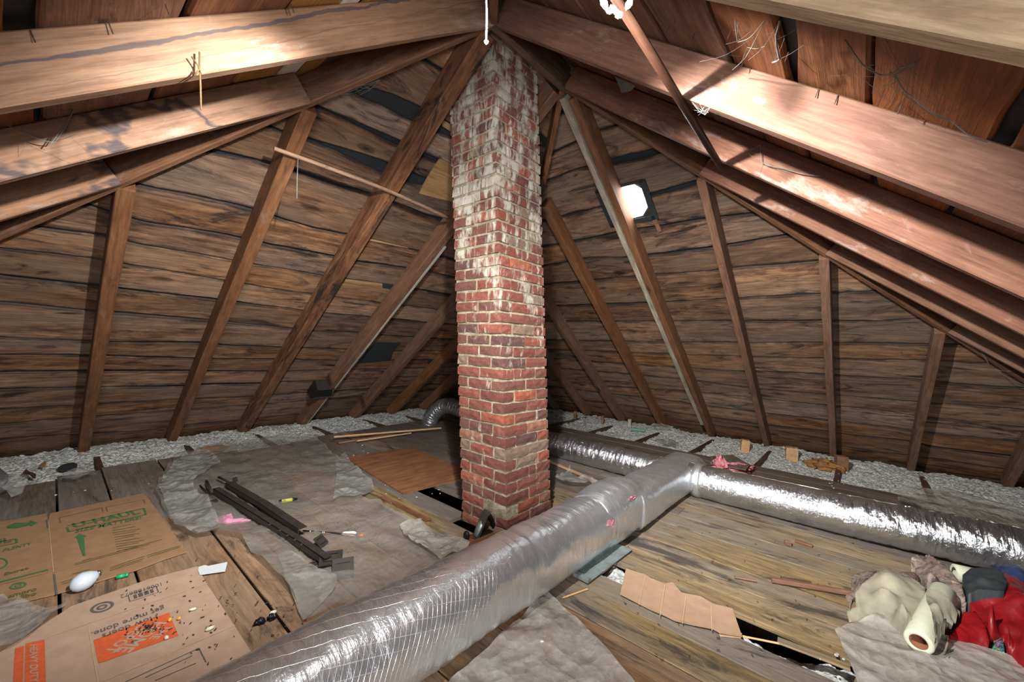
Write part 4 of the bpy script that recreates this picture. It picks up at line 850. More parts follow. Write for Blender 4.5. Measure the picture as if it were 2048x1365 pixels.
# cardboard strip lying over the floor gap
cs_ = slab('folded_cardboard', [(1252, 1140), (1290, 1154), (1300, 1160), (1330, 1170), (1345, 1168), (1362, 1190), (1400, 1196), (1425, 1212), (1465, 1222), (1484, 1276), (1440, 1270), (1425, 1262), (1350, 1245), (1300, 1222), (1240, 1192)], M['card_tan'], z0=.004, th=.006, label='creased tan cardboard strip lying over the gap of the missing board', cat='cardboard', bend=lambda x, y: .006 * abs(math.sin(y * 16)))
strips(cs_, 'fold_line', [(1290, 1154, 1278, 1210), (1330, 1170, 1320, 1232), (1372, 1193, 1365, 1248), (1422, 1212, 1424, 1262)], .004, M['card_edge'], .018)
slab('torn_cardboard', [(1436, 1262), (1484, 1268), (1482, 1278), (1440, 1274)], M['card_edge'], z0=.001, th=.002, label='thin torn cardboard edge at the right end of the creased strip', cat='cardboard')
# reddish plywood panel and wood strips at the back
slab('plywood_panel', [(690, 917), (822, 897), (925, 937), (925, 960), (806, 990), (740, 950)], M['ply'], z0=.001, th=.012, label='reddish brown plywood panel lying left of the chimney', cat='plywood')
def stick(name, a_, b_, wd, ht, mat, label, cat, z=.003, group=None, wob=.002):
    P0, P1 = fl(*a_, z), fl(*b_, z); o = timber(name, P0, P1, (0, 0, 1), wd, ht, M[mat], wob=wob); return tag(o, label, cat, group)
stick('wood_strip', (668, 876), (882, 858), .028, .02, 'new_wood', 'long pale wood strip at the back left of the chimney', 'wood strip', .05)
stick('wood_strip', (676, 888), (838, 862), .05, .02, 'ply', 'brown lath under the pale strip at the back', 'wood strip', .004)
stick('wood_strip', (714, 884), (822, 868), .022, .018, 'new_wood', 'shorter pale wood strip lying on the brown lath', 'wood strip', .026)
stick('wood_strip', (764, 995), (858, 1043), .05, .008, 'red_wood', 'orange-brown splinter of wood on the floor left of the chimney', 'wood scrap', .002)
stick('wood_strip', (1100, 925), (1240, 985), .05, .012, 'new_wood', 'raw orange board edge on the floor right of the chimney', 'wood scrap', .002)
stick('dowel_rod', (1543, 1165), (1704, 1192), .026, .026, 'red_wood', 'orange-brown wooden rod lying on the floor beside the clothes', 'rod', .003)
stick('wood_splinter', (1469, 1157), (1512, 1165), .018, .012, 'red_wood', 'small dark splinter of wood on the right floor', 'wood scrap', .002)
stick('wood_splinter', (1562, 1158), (1622, 1168), .02, .012, 'joist', 'dark bark splinter just behind the orange-brown rod', 'wood scrap', .002)
stick('wood_splinter', (1590, 1085), (1625, 1096), .026, .018, 'red_wood', 'short reddish wood piece below the right branch duct', 'wood scrap', .002)
stick('brick_crumb', (1569, 1090), (1582, 1093), .04, .03, 'red_wood', 'crumbled reddish brick bit beside the short wood piece', 'brick crumb', .002, wob=.012)
stick('wood_splinter', (1175, 1180), (1125, 1198), .012, .008, 'new_wood', 'pale sliver of wood beside the main duct edge', 'wood scrap', .002)
stick('broken_board', (1555, 1283), (1700, 1340), .05, .010, 'floor', 'splintered pale edge of the broken floor board', 'broken board', .001, wob=.012)
stick('wood_splinter', (1485, 1275), (1560, 1290), .012, .008, 'new_wood', 'pale sliver along the floor gap by the cardboard strip', 'wood scrap', .002)
# ================================================================ things on the floor
M['black_metal'] = plain('dark_painted_steel', hexc('2c2724'), .6, .0, nstr=.35, nscale=18)
M['black_pl'] = plain('black_plastic', hexc('16181b'), .4)
M['steel'] = plain('worn_steel', hexc('8b8680'), .35, .9, nstr=.25); M['iron'] = plain('dark_cast_iron', hexc('24221f'), .5, .6, nstr=.3)
M['galv'] = plain('galvanised_sheet', hexc('8b9797'), .45, .45, nstr=.3, nscale=14)
# bundle of folding steel rails with bracket plates
rails = tag(empty('steel_rail', tuple(fl(560, 1060))), 'pair of dark steel rails with bracket plates lying on the plastic sheet', 'metal rails')
def rp(px, py, z): return fl(px, py, z) - rails.location
def chan(pts, wd, ht, name, lip=.006):                # L-shaped rail along points
    for (a_, b_) in zip(pts, pts[1:]):
        L = (b_ - a_).length; m_ = MB().box(0, L, -wd / 2, wd / 2, ht - .004, ht, None).box(0, L, -wd / 2, -wd / 2 + .004, 0, ht)
        m_.build(name, M['black_metal'], rails, frame(a_, b_ - a_, (0, 0, 1)))
chan([rp(432, 985, .03), rp(612, 1098, .03), rp(655, 1128, .03)], .045, .035, 'lower_rail')
chan([rp(458, 972, .035), rp(530, 1015, .045), rp(605, 1066, .05)], .055, .03, 'upper_rail')
def plate(px, py, z, sx, sy, rz, tilt, name='bracket_plate'):
    ms = MB().box(-sx / 2, sx / 2, -sy / 2, sy / 2, 0, .004, None)
    o = ms.build(name, M['black_metal'], rails, T(*rp(px, py, z)) @ Matrix.Rotation(rz, 4, 'Z') @ Matrix.Rotation(tilt, 4, 'X'))
    for s_ in (-1, 1): MB().box(-sx * .32, sx * .32, s_ * sy * .25 - .003, s_ * sy * .25 + .003, .0042, .0052).build('slot', M['black_pl'], o)
plate(642, 1083, .035, .075, .075, .5, .7); plate(662, 1117, .05, .12, .10, -.5, .30); plate(686, 1138, .03, .11, .12, -.45, .55); plate(470, 960, .05, .04, .04, .4, 1.1); plate(428, 1003, .02, .05, .03, .2, .4); plate(630, 1130, .01, .05, .05, .1, .3)
for (a_, b_, r_) in (((413, 963, .05), (424, 985, .05), .010), ((437, 955, .05), (462, 967, .05), .009), ((400, 972, .02), (428, 998, .02), .007)):
    MB().tube([rp(*a_), rp(*b_)], r_, 10).build('rail_end', M['black_metal'], rails, None, True)
for (px, py) in ((560, 1062), (575, 1072), (590, 1081), (603, 1090), (585, 1052), (540, 1050)):
    MB().lathe([(0, 0), (.006, 0), (.006, .004), (0, .005)], 10).build('rivet', M['steel'], rails, T(*rp(px, py, .068 if py % 3 else .066)))
# carbon arrow
ar = tag(empty('arrow', tuple(fl(675, 1066))), 'black arrow with white and orange fletching lying beside the rails', 'arrow')
def ap(px, py, z): return fl(px, py, z) - ar.location
M['carbon'] = plain('black_carbon', hexc('17181a'), .35); M['orange'] = plain('orange_plastic', hexc('e0612a'), .5); M['vane_w'] = plain('white_vane', hexc('d8d8d2'), .5); M['vane_o'] = plain('peach_vane', hexc('eaa57c'), .5)
MB().tube([ap(606, 1062, .02), ap(722, 1071, .02)], .0045, 10).build('shaft', M['carbon'], ar, None, True)
MB().tube([ap(716, 1070.5, .02), ap(727, 1071.5, .02)], .0058, 10).build('nock', M['orange'], ar, None, True)
d = (ap(712, 1070, .02) - ap(684, 1068, .02)); L_ = d.length
for k, mt in ((.9, 'vane_w'), (3.0, 'vane_o'), (5.1, 'vane_w')):
    o = MB().prism([(0, .004), (L_ * .1, .012), (L_ * .8, .02), (L_, .012), (L_, .004)], -.0006, .0006).build('vane', M[mt], ar, frame(ap(684, 1068, .02), d, (0, 0, 1)) @ Matrix.Rotation(k, 4, 'X'))
for px in (620, 645, 648): MB().tube([ap(px, 1063.3 + (px - 620) * .08, .02), ap(px + 1.5, 1063.4 + (px - 620) * .08, .02)], .0048, 10).build('shaft_mark', M['vane_w'], ar, None, True)
# yellow tube
yt = tag(empty('yellow_tube', tuple(fl(575, 1002))), 'small yellow tube with black cap on the plastic sheet', 'tube')
M['yellow'] = plain('yellow_label', hexc('b9bf3c'), .4)
a0, a1 = fl(558, 1005, .016) - yt.location, fl(590, 999, .016) - yt.location; d = a1 - a0
MB().tube([a0 + d * .14, a0 + d * .82], .015, 16).build('label_body', M['yellow'], yt, None, True); MB().tube([a0, a0 + d * .15], .016, 16).build('cap', M['black_pl'], yt, None, True); MB().tube([a0 + d * .82, a0 + d * .9, a0 + d * 1.15], lambda t: .013 if t < .4 else .006, 14).build('nozzle', M['black_pl'], yt, None, True)
# pink cloth scrap
def cloth(name, outline, ctrl, mat, label=None, cat=None, res=.02, fold=.01, fs_=14, seed=3, parent=None, skirt=True, off=None, floorz=.002, quilt=None):
    """draped cloth: outline and control points are (px, py, height above the floor)"""
    W = [(fl(x, y, z), z) for x, y, z in outline]; K = [(fl(x, y, z), z) for x, y, z in ctrl]; p2 = [(p.x, p.y) for p, _ in W]
    v, f = polyfill(p2, res, random.Random(seed)); cx, cy = sum(p[0] for p in p2) / len(p2), sum(p[1] for p in p2) / len(p2); vs = []
    dens = []
    n_ = len(W)
    for i in range(n_):
        for t in (0, .33, .66): dens.append((W[i][0].lerp(W[(i + 1) % n_][0], t), lerp(W[i][1], W[(i + 1) % n_][1], t)))
    allp = dens + K * 2
    for q_ in v:
        sw = sz = 0
        for p, z in allp:
            d2 = (p.x - q_.x) ** 2 + (p.y - q_.y) ** 2 + 1e-5; w_ = 1 / d2 ** 1.6; sw += w_; sz += w_ * z
        h = sz / sw; e = min(1, edge_dist(p2, q_.x, q_.y) / .03)
        h += e * (fold * (nz(q_.x * fs_, q_.y * fs_ * .5, seed) + .5 * nz(q_.x * fs_ * 2.1, q_.y * fs_ * 1.7, seed + 3)) + (quilt(q_.x, q_.y) if quilt else 0))
        vs.append([q_.x - cx, q_.y - cy, max(floorz, h)])
    fs = [tuple(t) for t in f]; n = len(vs)
    if skirt:
        cnt = set((t[i], t[(i + 1) % len(t)]) for t in f for i in range(len(t))); m_ = {}
        for (a_, b_) in list(cnt):
            if (b_, a_) not in cnt:
                for q_ in (a_, b_):
                    if q_ not in m_: m_[q_] = len(vs); vs.append([vs[q_][0] * .97, vs[q_][1] * .97, floorz])
                fs.append((b_, a_, m_[a_], m_[b_]))
    base = Vector((cx, cy, 0)) - (parent.location if parent else Vector())
    o = mk(name, vs, fs, mat, parent, T(*base), True)
    return tag(o, label, cat) if label else o
M['pink'] = plain('pink_cloth', hexc('c987a4'), .9, nscale=80, bump=.2)
cloth('pink_cloth', [(428, 1041, .005), (445, 1030, .02), (463, 1027, .03), (467, 1038, .02), (485, 1036, .02), (503, 1040, .01), (490, 1046, .004), (455, 1049, .004), (438, 1047, .004)], [(455, 1036, .035), (485, 1041, .012)], M['pink'], 'crumpled pink cloth scrap left of the steel rails', 'cloth', res=.012, fold=.012, fs_=40)
# paper scraps, bulb, green cap
M['paper'] = plain('white_paper', hexc('c9d0d4'), .8, nstr=.05)
slab('paper_scrap', [(397, 1135), (410, 1131), (416, 1133), (455, 1125), (450, 1144), (400, 1151), (396, 1142)], M['paper'], z0=.010, th=.0012, label='torn white paper scrap at the corner of the pinkish cardboard', cat='paper')
bl = tag(empty('light_bulb', tuple(fl(168, 1180, .0))), 'white round light bulb lying beside the brown cardboard sheet', 'light bulb')
M['milk'] = plain('milky_glass', hexc('c3cdd6'), .22, nstr=.03)
Mb = Matrix.Rotation(.3, 4, 'Z') @ Matrix.Rotation(math.radians(78), 4, 'Y'); 
MB().lathe([(0, -.052), (.018, -.048), (.034, -.034), (.042, -.012), (.042, .006), (.034, .026), (.022, .042), (.016, .05), (0, .052)], 28, T(0, 0, .043) @ Mb).build('globe', M['milk'], bl, None, True)
MB().lathe([(0, .048), (.015, .05), (.015, .056), (.012, .060), (0, .062)], 18, T(0, 0, .043) @ Mb).build('screw_base', M['steel'], bl, None, True)
gc = tag(empty('bottle_cap', tuple(fl(245, 1152, .012))), 'small bright green plastic cap between the two cardboard sheets', 'cap')
M['green'] = plain('green_plastic', hexc('1f9e6a'), .4)
a0, a1 = fl(233, 1155, .012) - gc.location, fl(257, 1150, .012) - gc.location; MB().tube([a0, a0.lerp(a1, .7)], .010, 14).build('cap_body', M['green'], gc, None, True); MB().tube([a0.lerp(a1, .7), a1], .0085, 14).build('cap_tip', M['green'], gc, None, True)
# tangle of beads on the logo
M['bead'] = plain('dark_glass_beads', hexc('12161f'), .55, nscale=300, nstr=.4, spec=.3)
m_ = MB(); rg = random.Random(6)
for i in range(60):
    c0 = fl(rg.gauss(300, 13), rg.gauss(1256, 5), .012 + rg.random() * .008); m_.lathe([(0, -.003), (.003, 0), (0, .003)], 6, T(*c0))
o = m_.build('bead_tangle', M['bead']); o['kind'] = 'stuff'; tag(o, 'small tangle of dark beads lying on the orange logo', 'beads')
M['orange_bit'] = plain('yellow_plastic_bit', hexc('d9a03a'), .5); M['white_bit'] = plain('white_bit', hexc('d6d4c4'), .6)
def crumb(name, px, py, s, mat, label, cat, z=.01, am=.25, sub=2, fr=2.0):
    v_ = []; rg = random.Random(int(px)); bm = bmesh.new(); bmesh.ops.create_icosphere(bm, subdivisions=sub, radius=1)
    vs = [(v.co.x * s[0] * (1 + am * nz(v.co.x * fr, v.co.y * fr, px + v.co.z)), v.co.y * s[1] * (1 + am * nz(v.co.y * fr, v.co.z * fr, px + v.co.x)), max(-.6, v.co.z * (1 + 1.2 * am * nz(v.co.x * fr, v.co.y * fr, px + 7))) * s[2] + s[2] * .6) for v in bm.verts]; fs = [tuple(v.index for v in f.verts) for f in bm.faces]; bm.free()
    return tag(mk(name, vs, fs, mat, None, T(*fl(px, py, z)) @ Matrix.Rotation(rg.random() * 3, 4, 'Z'), True), label, cat)
crumb('yellow_bit', 340, 1242, (.012, .008, .008), M['orange_bit'], 'yellow plastic bit beside the dark beads', 'plastic bit'); crumb('yellow_bit', 358, 1240, (.009, .007, .008), M['orange_bit'], 'second yellow plastic bit right of the first', 'plastic bit')
crumb('white_pill', 420, 1260, (.018, .009, .008), M['white_bit'], 'white oval bit near the right edge of the pinkish cardboard', 'plastic bit'); crumb('white_pill', 385, 1221, (.016, .008, .006), M['white_bit'], 'pale bit above the logo on the pinkish cardboard', 'plastic bit'); crumb('white_bit', 333, 1278, (.01, .008, .008), M['white_bit'], 'tiny white bit below the beads on the orange logo', 'plastic bit')
crumb('dark_scrap', 520, 1248, (.02, .012, .015), M['black_pl'], 'small black scrap on the floor between cardboard and duct', 'scrap', .001, 1.1, 3, 3.0); crumb('dark_scrap', 543, 1240, (.016, .012, .015), M['black_pl'], 'second small black scrap nearer the plastic flap', 'scrap', .001, 1.1, 3, 3.0); crumb('white_bit', 546, 1229, (.016, .008, .01), M['white_bit'], 'tiny pale bit on the floor by the plastic flap', 'scrap', .001)
rg = random.Random(31); m_ = MB()
for i in range(260):                                  # grit and wood crumbs
    px, py = rg.choice(((rg.uniform(330, 620), rg.uniform(1110, 1330)), (rg.uniform(250, 480), rg.uniform(1170, 1300)), (rg.gauss(740, 70), rg.gauss(1085, 35)), (rg.uniform(1250, 1750), rg.uniform(1020, 1330))))
    c0 = fl(px, py, .012 if px < 480 else .007); s_ = rg.uniform(.0012, .0034); m_.box(-s_ * 2, s_ * 2, -s_ * .6, s_ * .6, -.001, s_ * .6, T(*c0) @ Matrix.Rotation(rg.random() * 3.1, 4, 'Z'))
o = m_.build('grit', M['joist']); o['kind'] = 'stuff'; tag(o, 'dark wood crumbs and grit scattered over floor and cardboard', 'debris')
m_ = MB()
for i in range(60):
    px, py = rg.choice(((rg.gauss(800, 60), rg.gauss(985, 10)), (rg.gauss(1640, 60), rg.gauss(955, 8)), (rg.gauss(1690, 25), rg.gauss(972, 4)), (rg.gauss(1675, 10), rg.gauss(1325, 10)), (rg.gauss(720, 30), rg.gauss(900, 6)), (rg.uniform(100, 300), rg.uniform(960, 1000))))
    s_ = rg.uniform(.003, .009); m_.lathe([(0, 0), (s_, 0), (s_ * .8, s_ * .5), (0, s_ * .6)], 6, T(*fl(px, py, .006)))
o = m_.build('insulation_tufts', M['insul']); o['kind'] = 'stuff'; tag(o, 'white insulation flecks scattered on the floor boards', 'debris')
# hand plane against the chimney
hp = tag(empty('hand_plane', tuple(fl(965, 1095)), 0), 'old iron hand plane standing by the chimney base', 'hand plane')
A_, B_ = fl(924, 1097) - hp.location, fl(1000, 1066) - hp.location; Mh = frame(A_, B_ - A_, (0, 0, 1)) @ Matrix.Diagonal((1, 1.25, 1.45, 1)); L_ = (B_ - A_).length
MB().prism([(0, -.028), (L_ * .12, -.032), (L_ * .9, -.032), (L_, -.024), (L_, .024), (L_ * .9, .032), (L_ * .12, .032), (0, .028)], 0, .012).box(L_ * .1, L_ * .95, -.032, -.028, .01, .03).box(L_ * .1, L_ * .95, .028, .032, .01, .03).build('sole', M['red_wood'], hp, Mh)
MB().lathe([(0, .01), (.012, .012), (.011, .028), (.018, .042), (.019, .054), (.012, .064), (0, .066)], 18, T(L_ * .1, 0, 0)).build('front_knob', M['iron'], hp, Mh, True)
MB().prism([(-.002, -.022), (.13, -.025), (.145, -.015), (.145, .015), (.13, .025), (-.002, .022)], 0, .005, T(L_ * .33, 0, .014) @ Matrix.Rotation(-math.radians(52), 4, 'Y')).build('blade', M['steel'], hp, Mh)
MB().prism([(.01, -.014), (.07, -.020), (.085, 0), (.07, .020), (.01, .014)], .005, .014, T(L_ * .33, 0, .014) @ Matrix.Rotation(-math.radians(52), 4, 'Y')).build('lever_cap', M['galv'], hp, Mh, True)
MB().tube(smoothpts([(L_ * .86, 0, .012), (L_ * .80, 0, .05), (L_ * .72, 0, .085), (L_ * .63, 0, .11)], 5), .014, 12).build('tote_handle', M['iron'], hp, Mh, True)
MB().box(L_ * .42, L_ * .75, -.022, .022, .012, .03, None, .005).build('frog', M['iron'], hp, Mh)
# galvanised channel by the duct
tag(MB().box(0, .52, -.05, .05, 0, .004).box(0, .52, .046, .05, 0, .05).box(0, .03, -.05, .05, .004, .02).build('metal_channel', M['galv'], None, frame(fl(1160, 1160, .012), fl(1246, 1098, .012) - fl(1160, 1160, .012), (0, 0, 1))), 'galvanised metal channel lying along the right side of the main duct', 'metal channel')
# window roll, clothes
roll = tag(empty('paper_roll', tuple(fl(1870, 1230))), 'cream paper roll with brown core lying under the khaki jacket', 'paper roll')
M['cream'] = plain('cream_paper', hexc('c9cdb6'), .6, nstr=.06); M['core'] = plain('brown_core', hexc('7b4d36'), .9)
r0, r1 = fl(1837, 1285, .058) - roll.location, fl(1886, 1186, .118) - roll.location; d = (r1 - r0).normalized(); Lr = (r1 - r0).length
Mr = frame(r0, d, (0, 0, 1)) @ Matrix.Rotation(math.pi / 2, 4, 'Y')
MB().lathe([(.031, .0), (.040, -.003), (.048, .0), (.050, .006), (.050, Lr), (.046, Lr + .004), (.031, Lr)], 36, Mr).build('roll', M['cream'], roll, None, True)
MB().lathe([(.0315, .001), (.028, .001), (.028, Lr - .001), (.0315, Lr - .001)], 30, Mr).build('core', M['core'], roll, None, True)
roll2 = tag(empty('paper_roll', tuple(fl(1925, 1146))), 'end of a second cream roll behind the dark shoulder panel', 'paper roll')
q0_, q1_ = fl(1908, 1146, .05) - roll2.location, fl(1955, 1156, .05) - roll2.location; Mr2 = frame(q0_, (q1_ - q0_), (0, 0, 1)) @ Matrix.Rotation(math.pi / 2, 4, 'Y'); Lr2 = (q1_ - q0_).length
MB().lathe([(.03, .0), (.040, -.003), (.048, .002), (.048, Lr2), (.03, Lr2)], 30, Mr2).build('roll', M['cream'], roll2, None, True)
def camo():
    a = NT('camouflage_cloth'); v = a.local(False); n1 = a.noise(v, 16, 4, .6, 1.5); n2 = a.noise(a.vscale(v, (1, .4, 1)), 34, 4, .7, 2)
    c = a.ramp(n1, [(.3, hexc('3b322f')), (.46, hexc('6d5d55')), (.58, hexc('87766b')), (.7, hexc('4d413c'))]); a.col(a.mix(a.mapr(n2, .58, .66, 0, .8), c, hexc('b5a38f'))); a.p(Roughness=.55); a.bump(n2, .3, .01); return a.m
M['camo'] = camo(); M['khaki'] = plain('khaki_cloth', hexc('8f8b78'), .8, nscale=8, nstr=.3, bump=.9)
M['red'] = plain('red_nylon', hexc('7e0e15'), .42, nscale=30, nstr=.2, bump=.5); M['slate'] = plain('dark_slate_nylon', hexc('2a3133'), .6, nscale=40, nstr=.15)
def cz(x, y, z): return (1640 + x / 4.963, 1090 + y / 4.963, z)
kj = tag(empty('khaki_jacket', tuple(fl(1780, 1220))), 'khaki jacket with camouflage trim in a heap on the floor', 'jacket')
cloth('body', [cz(255, 655, .02), cz(365, 615, .05), cz(350, 480, .08), cz(420, 385, .10), cz(560, 280, .13), cz(655, 240, .15), cz(760, 290, .14), cz(920, 330, .13), cz(1040, 410, .12), cz(1050, 540, .11), cz(1000, 690, .10), cz(872, 925, .03), cz(780, 868, .01), cz(600, 765, .01), cz(430, 752, .01), cz(290, 772, .005)], [cz(650, 420, .16), cz(800, 560, .15), cz(560, 560, .13), cz(900, 700, .12), cz(700, 300, .16)], M['khaki'], parent=kj, fold=.016, fs_=11, res=.018, seed=5)
cloth('sleeve', [cz(1050, 470, .17), cz(1090, 440, .19), cz(1180, 440, .20), cz(1265, 520, .18), cz(1390, 660, .12), cz(1385, 735, .09), cz(1255, 895, .06), cz(1185, 990, .07), cz(1135, 990, .10), cz(1160, 900, .16), cz(1145, 750, .185), cz(1090, 630, .19), cz(1055, 560, .18)], [cz(1150, 560, .22), cz(1200, 620, .21), cz(1260, 700, .15), cz(1190, 850, .15)], M['khaki'], parent=kj, fold=.014, fs_=16, res=.013, seed=7, skirt=False)
o = cloth('hood', [cz(905, 180, .10), cz(905, 130, .12), cz(960, 95, .14), cz(1080, 95, .15), cz(1200, 170, .15), cz(1300, 260, .15), cz(1400, 390, .14), cz(1455, 560, .11), cz(1440, 665, .06), cz(1385, 650, .06), cz(1270, 525, .10), cz(1230, 470, .12), cz(1065, 445, .11), cz(1010, 335, .08), cz(940, 255, .06)], [cz(1100, 260, .19), cz(1250, 360, .18), cz(1340, 480, .15), cz(1010, 170, .10)], M['camo'], parent=kj, fold=.018, fs_=22, res=.014, seed=9); o['label'] = 'camouflage patterned collar and hood'
o = cloth('collar', [cz(310, 310, .05), cz(420, 268, .07), cz(560, 258, .09), cz(500, 310, .09), cz(410, 385, .08), cz(360, 480, .05), (1705, 1200, .01), (1700, 1218, .004), (1690, 1195, .004), cz(330, 420, .03)], [cz(400, 330, .09)], M['camo'], parent=kj, fold=.012, fs_=22, res=.014, seed=11); o['label'] = 'camouflage patterned collar'
cloth('tail', [cz(760, 290, .10), cz(820, 265, .11), cz(930, 270, .10), cz(990, 330, .08), cz(900, 330, .10)], [cz(860, 290, .12)], M['camo'], parent=kj, fold=.01, fs_=25, res=.014, seed=12)
rj = tag(empty('red_jacket', tuple(fl(1990, 1270))), 'puffy red quilted jacket with a dark shoulder panel at the right edge', 'jacket')
def quilt(x, y):
    u_ = x * .78 + y * .62 + .05 * nz(x * 4, y * 4); return .017 * (abs(math.sin(u_ * 46)) ** .5 - .75) + .003 * nz(x * 60, y * 60)
cloth('body', [cz(1470, 500, .12), cz(1600, 440, .16), cz(1820, 465, .17), cz(1860, 370, .17), cz(1790, 262, .15), cz(1950, 330, .12), cz(2120, 450, .10), cz(2300, 700, .08), cz(2300, 1400, .06), cz(2120, 1330, .03), cz(1930, 1250, .01), cz(1860, 1160, .01), cz(1850, 1000, .04), cz(1825, 900, .06), cz(1690, 860, .07), cz(1620, 780, .08), cz(1560, 680, .09), cz(1490, 600, .10)], [cz(1700, 560, .20), cz(1850, 700, .20), cz(1950, 950, .17), cz(2000, 500, .19), cz(1700, 760, .15), cz(2050, 1150, .12), cz(2100, 800, .2)], M['red'], parent=rj, fold=.010, fs_=8, res=.010, seed=13, quilt=quilt)
cloth('sleeve', [cz(1215, 1005, .01), cz(1300, 890, .05), cz(1400, 780, .08), cz(1420, 670, .10), cz(1540, 660, .11), cz(1640, 800, .09), cz(1680, 950, .06), cz(1660, 1090, .015), cz(1500, 1100, .006), cz(1350, 1040, .006)], [cz(1480, 820, .14), cz(1560, 950, .12), cz(1400, 960, .10)], M['red'], parent=rj, fold=.008, fs_=8, res=.010, seed=15, quilt=quilt)
o = cloth('shoulder_panel', [cz(1415, 300, .12), cz(1500, 232, .14), cz(1640, 225, .16), cz(1790, 240, .16), cz(1860, 370, .185), cz(1825, 470, .185), cz(1600, 445, .175), cz(1470, 505, .14), cz(1430, 440, .11), cz(1412, 360, .10)], [cz(1620, 330, .20), cz(1740, 350, .20), cz(1520, 380, .17)], M['slate'], parent=rj, fold=.008, fs_=16, res=.016, seed=17); o['label'] = 'dark slate shoulder panel'
def knit():
    a = NT('multicolour_knit'); v = a.local(False); n1 = a.voro(v, 90, out=1); sat = a.n('ShaderNodeHueSaturation'); a.set(sat, 'Color', n1); sat.inputs['Saturation'].default_value = 1.2; sat.inputs['Value'].default_value = .5
    a.col(a.mix(.35, sat.outputs[0], hexc('24365c'))); a.p(Roughness=.9); a.bump(a.voro(v, 120), 1, .01); return a.m
M['knit'] = knit(); M['navy'] = plain('navy_knit', hexc('1c2b52'), .9, nscale=60, nstr=.5, bump=.6)
cloth('knitted_scarf', [cz(1670, 880, .01), cz(1780, 880, .05), cz(1830, 1000, .04), cz(1840, 1100, .01), cz(1700, 1095, .004), cz(1680, 1000, .01)], [cz(1760, 980, .05)], M['knit'], 'multicoloured knitted scarf between the folds of the red jacket', 'scarf', fold=.01, fs_=40, res=.012)
cloth('navy_cloth', [(1985, 1137, .05), (2010, 1128, .08), (2060, 1135, .07), (2080, 1165, .03), (2045, 1150, .08), (2015, 1145, .07)], [(2030, 1138, .09)], M['navy'], 'navy knitted cloth behind the red jacket at the right edge', 'cloth', fold=.01, fs_=40, res=.018)
# ================================================================ things in the insulation
def block(px, py, w_, d_, h, mat, label, rz=0.0, tilt=0.0):
    o = MB().box(-w_ / 2, w_ / 2, -d_ / 2, d_ / 2, 0, h, None, .004).build('wood_block', M[mat], None, T(*fl(px, py, -.06)) @ Matrix.Rotation(rz, 4, 'Z') @ Matrix.Rotation(tilt, 4, 'X')); return tag(o, label, 'wood block', 'wooden blocks standing in the insulation')
block(1489, 905, .10, .10, .17, 'new_wood', 'leftmost of the three big wooden blocks standing in the right insulation', .3, .05)
block(1583, 922, .11, .13, .17, 'new_wood', 'middle one of the three big wooden blocks in the right insulation', .2)
block(1682, 945, .10, .11, .19, 'ply', 'rightmost big wooden block, just right of the upright rafter foot', .35)
block(1150, 843, .05, .05, .18, 'ply', 'small wooden block nearest the chimney in the right insulation', .2); block(1205, 852, .07, .04, .17, 'ply', 'dark notched wooden block second from the chimney', .2); block(1259, 858, .06, .05, .16, 'grey_strip', 'small pale block beside the green stick', .2)
stick('green_stick', (1262, 861), (1290, 864), .05, .04, 'white_board', 'pale green painted stick lying in the right insulation', 'stick', -.03)
bpy.data.objects['green_stick'].data.materials[0] = plain('pale_green_paint', hexc('6f9486'), .7)
crumb('crumpled_paper', 1650, 940, (.16, .08, .07), plain('brown_paper', hexc('93683a'), .85, nscale=25, nstr=.4, bump=.8), 'crumpled brown paper beside the rightmost wooden block', 'paper', -.06, 1.0, 4, 3.5)
crumb('pink_insulation', 1468, 944, (.22, .09, .05), M['pinkwool'], 'torn pink insulation behind the right branch duct', 'insulation', .0, .9, 4, 4.0); crumb('pink_insulation', 1440, 940, (.12, .06, .08), M['pinkwool'], 'pink insulation tuft at the end of the main duct', 'insulation', .02, .9, 4, 4.0)
slab('grey_board_scrap', [(1420, 915), (1465, 912), (1500, 932), (1492, 942), (1424, 930)], M['floor_grey'], z0=.07, th=.012, label='grey board scrap lying on the pink insulation behind the duct', cat='wood scrap')
slab('dry_leaf', [(79, 936), (82, 928), (91, 921), (92, 930), (86, 938)], plain('tan_leaf', hexc('a8795a'), .8), z0=-.02, th=.004, label='tan dry leaf lying in the left insulation', cat='leaf', bend=lambda x, y: .03 * nz(x * 8, y * 8))
slab('felt_scrap', [(115, 937), (125, 930), (142, 928), (155, 932), (152, 940), (132, 943), (117, 942)], M['felt'], z0=-.02, th=.006, label='dark felt scrap in the left insulation beside the rafter foot', cat='felt scrap', bend=lambda x, y: .03 * nz(x * 8, y * 8))
slab('felt_scrap', [(46, 946), (52, 941), (72, 952), (70, 958), (60, 952)], M['joist'], z0=-.02, th=.01, label='dark brown scrap in front of the dry leaf', cat='felt scrap', bend=lambda x, y: .02 * nz(x * 8, y * 8))
crumb('tan_scrap', 420, 905, (.14, .05, .04), plain('tan_scrap', hexc('a5794f'), .85, bump=.5), 'tan paper scrap in the left insulation by the plastic sheet', 'paper', -.04, .9, 3, 3.0)
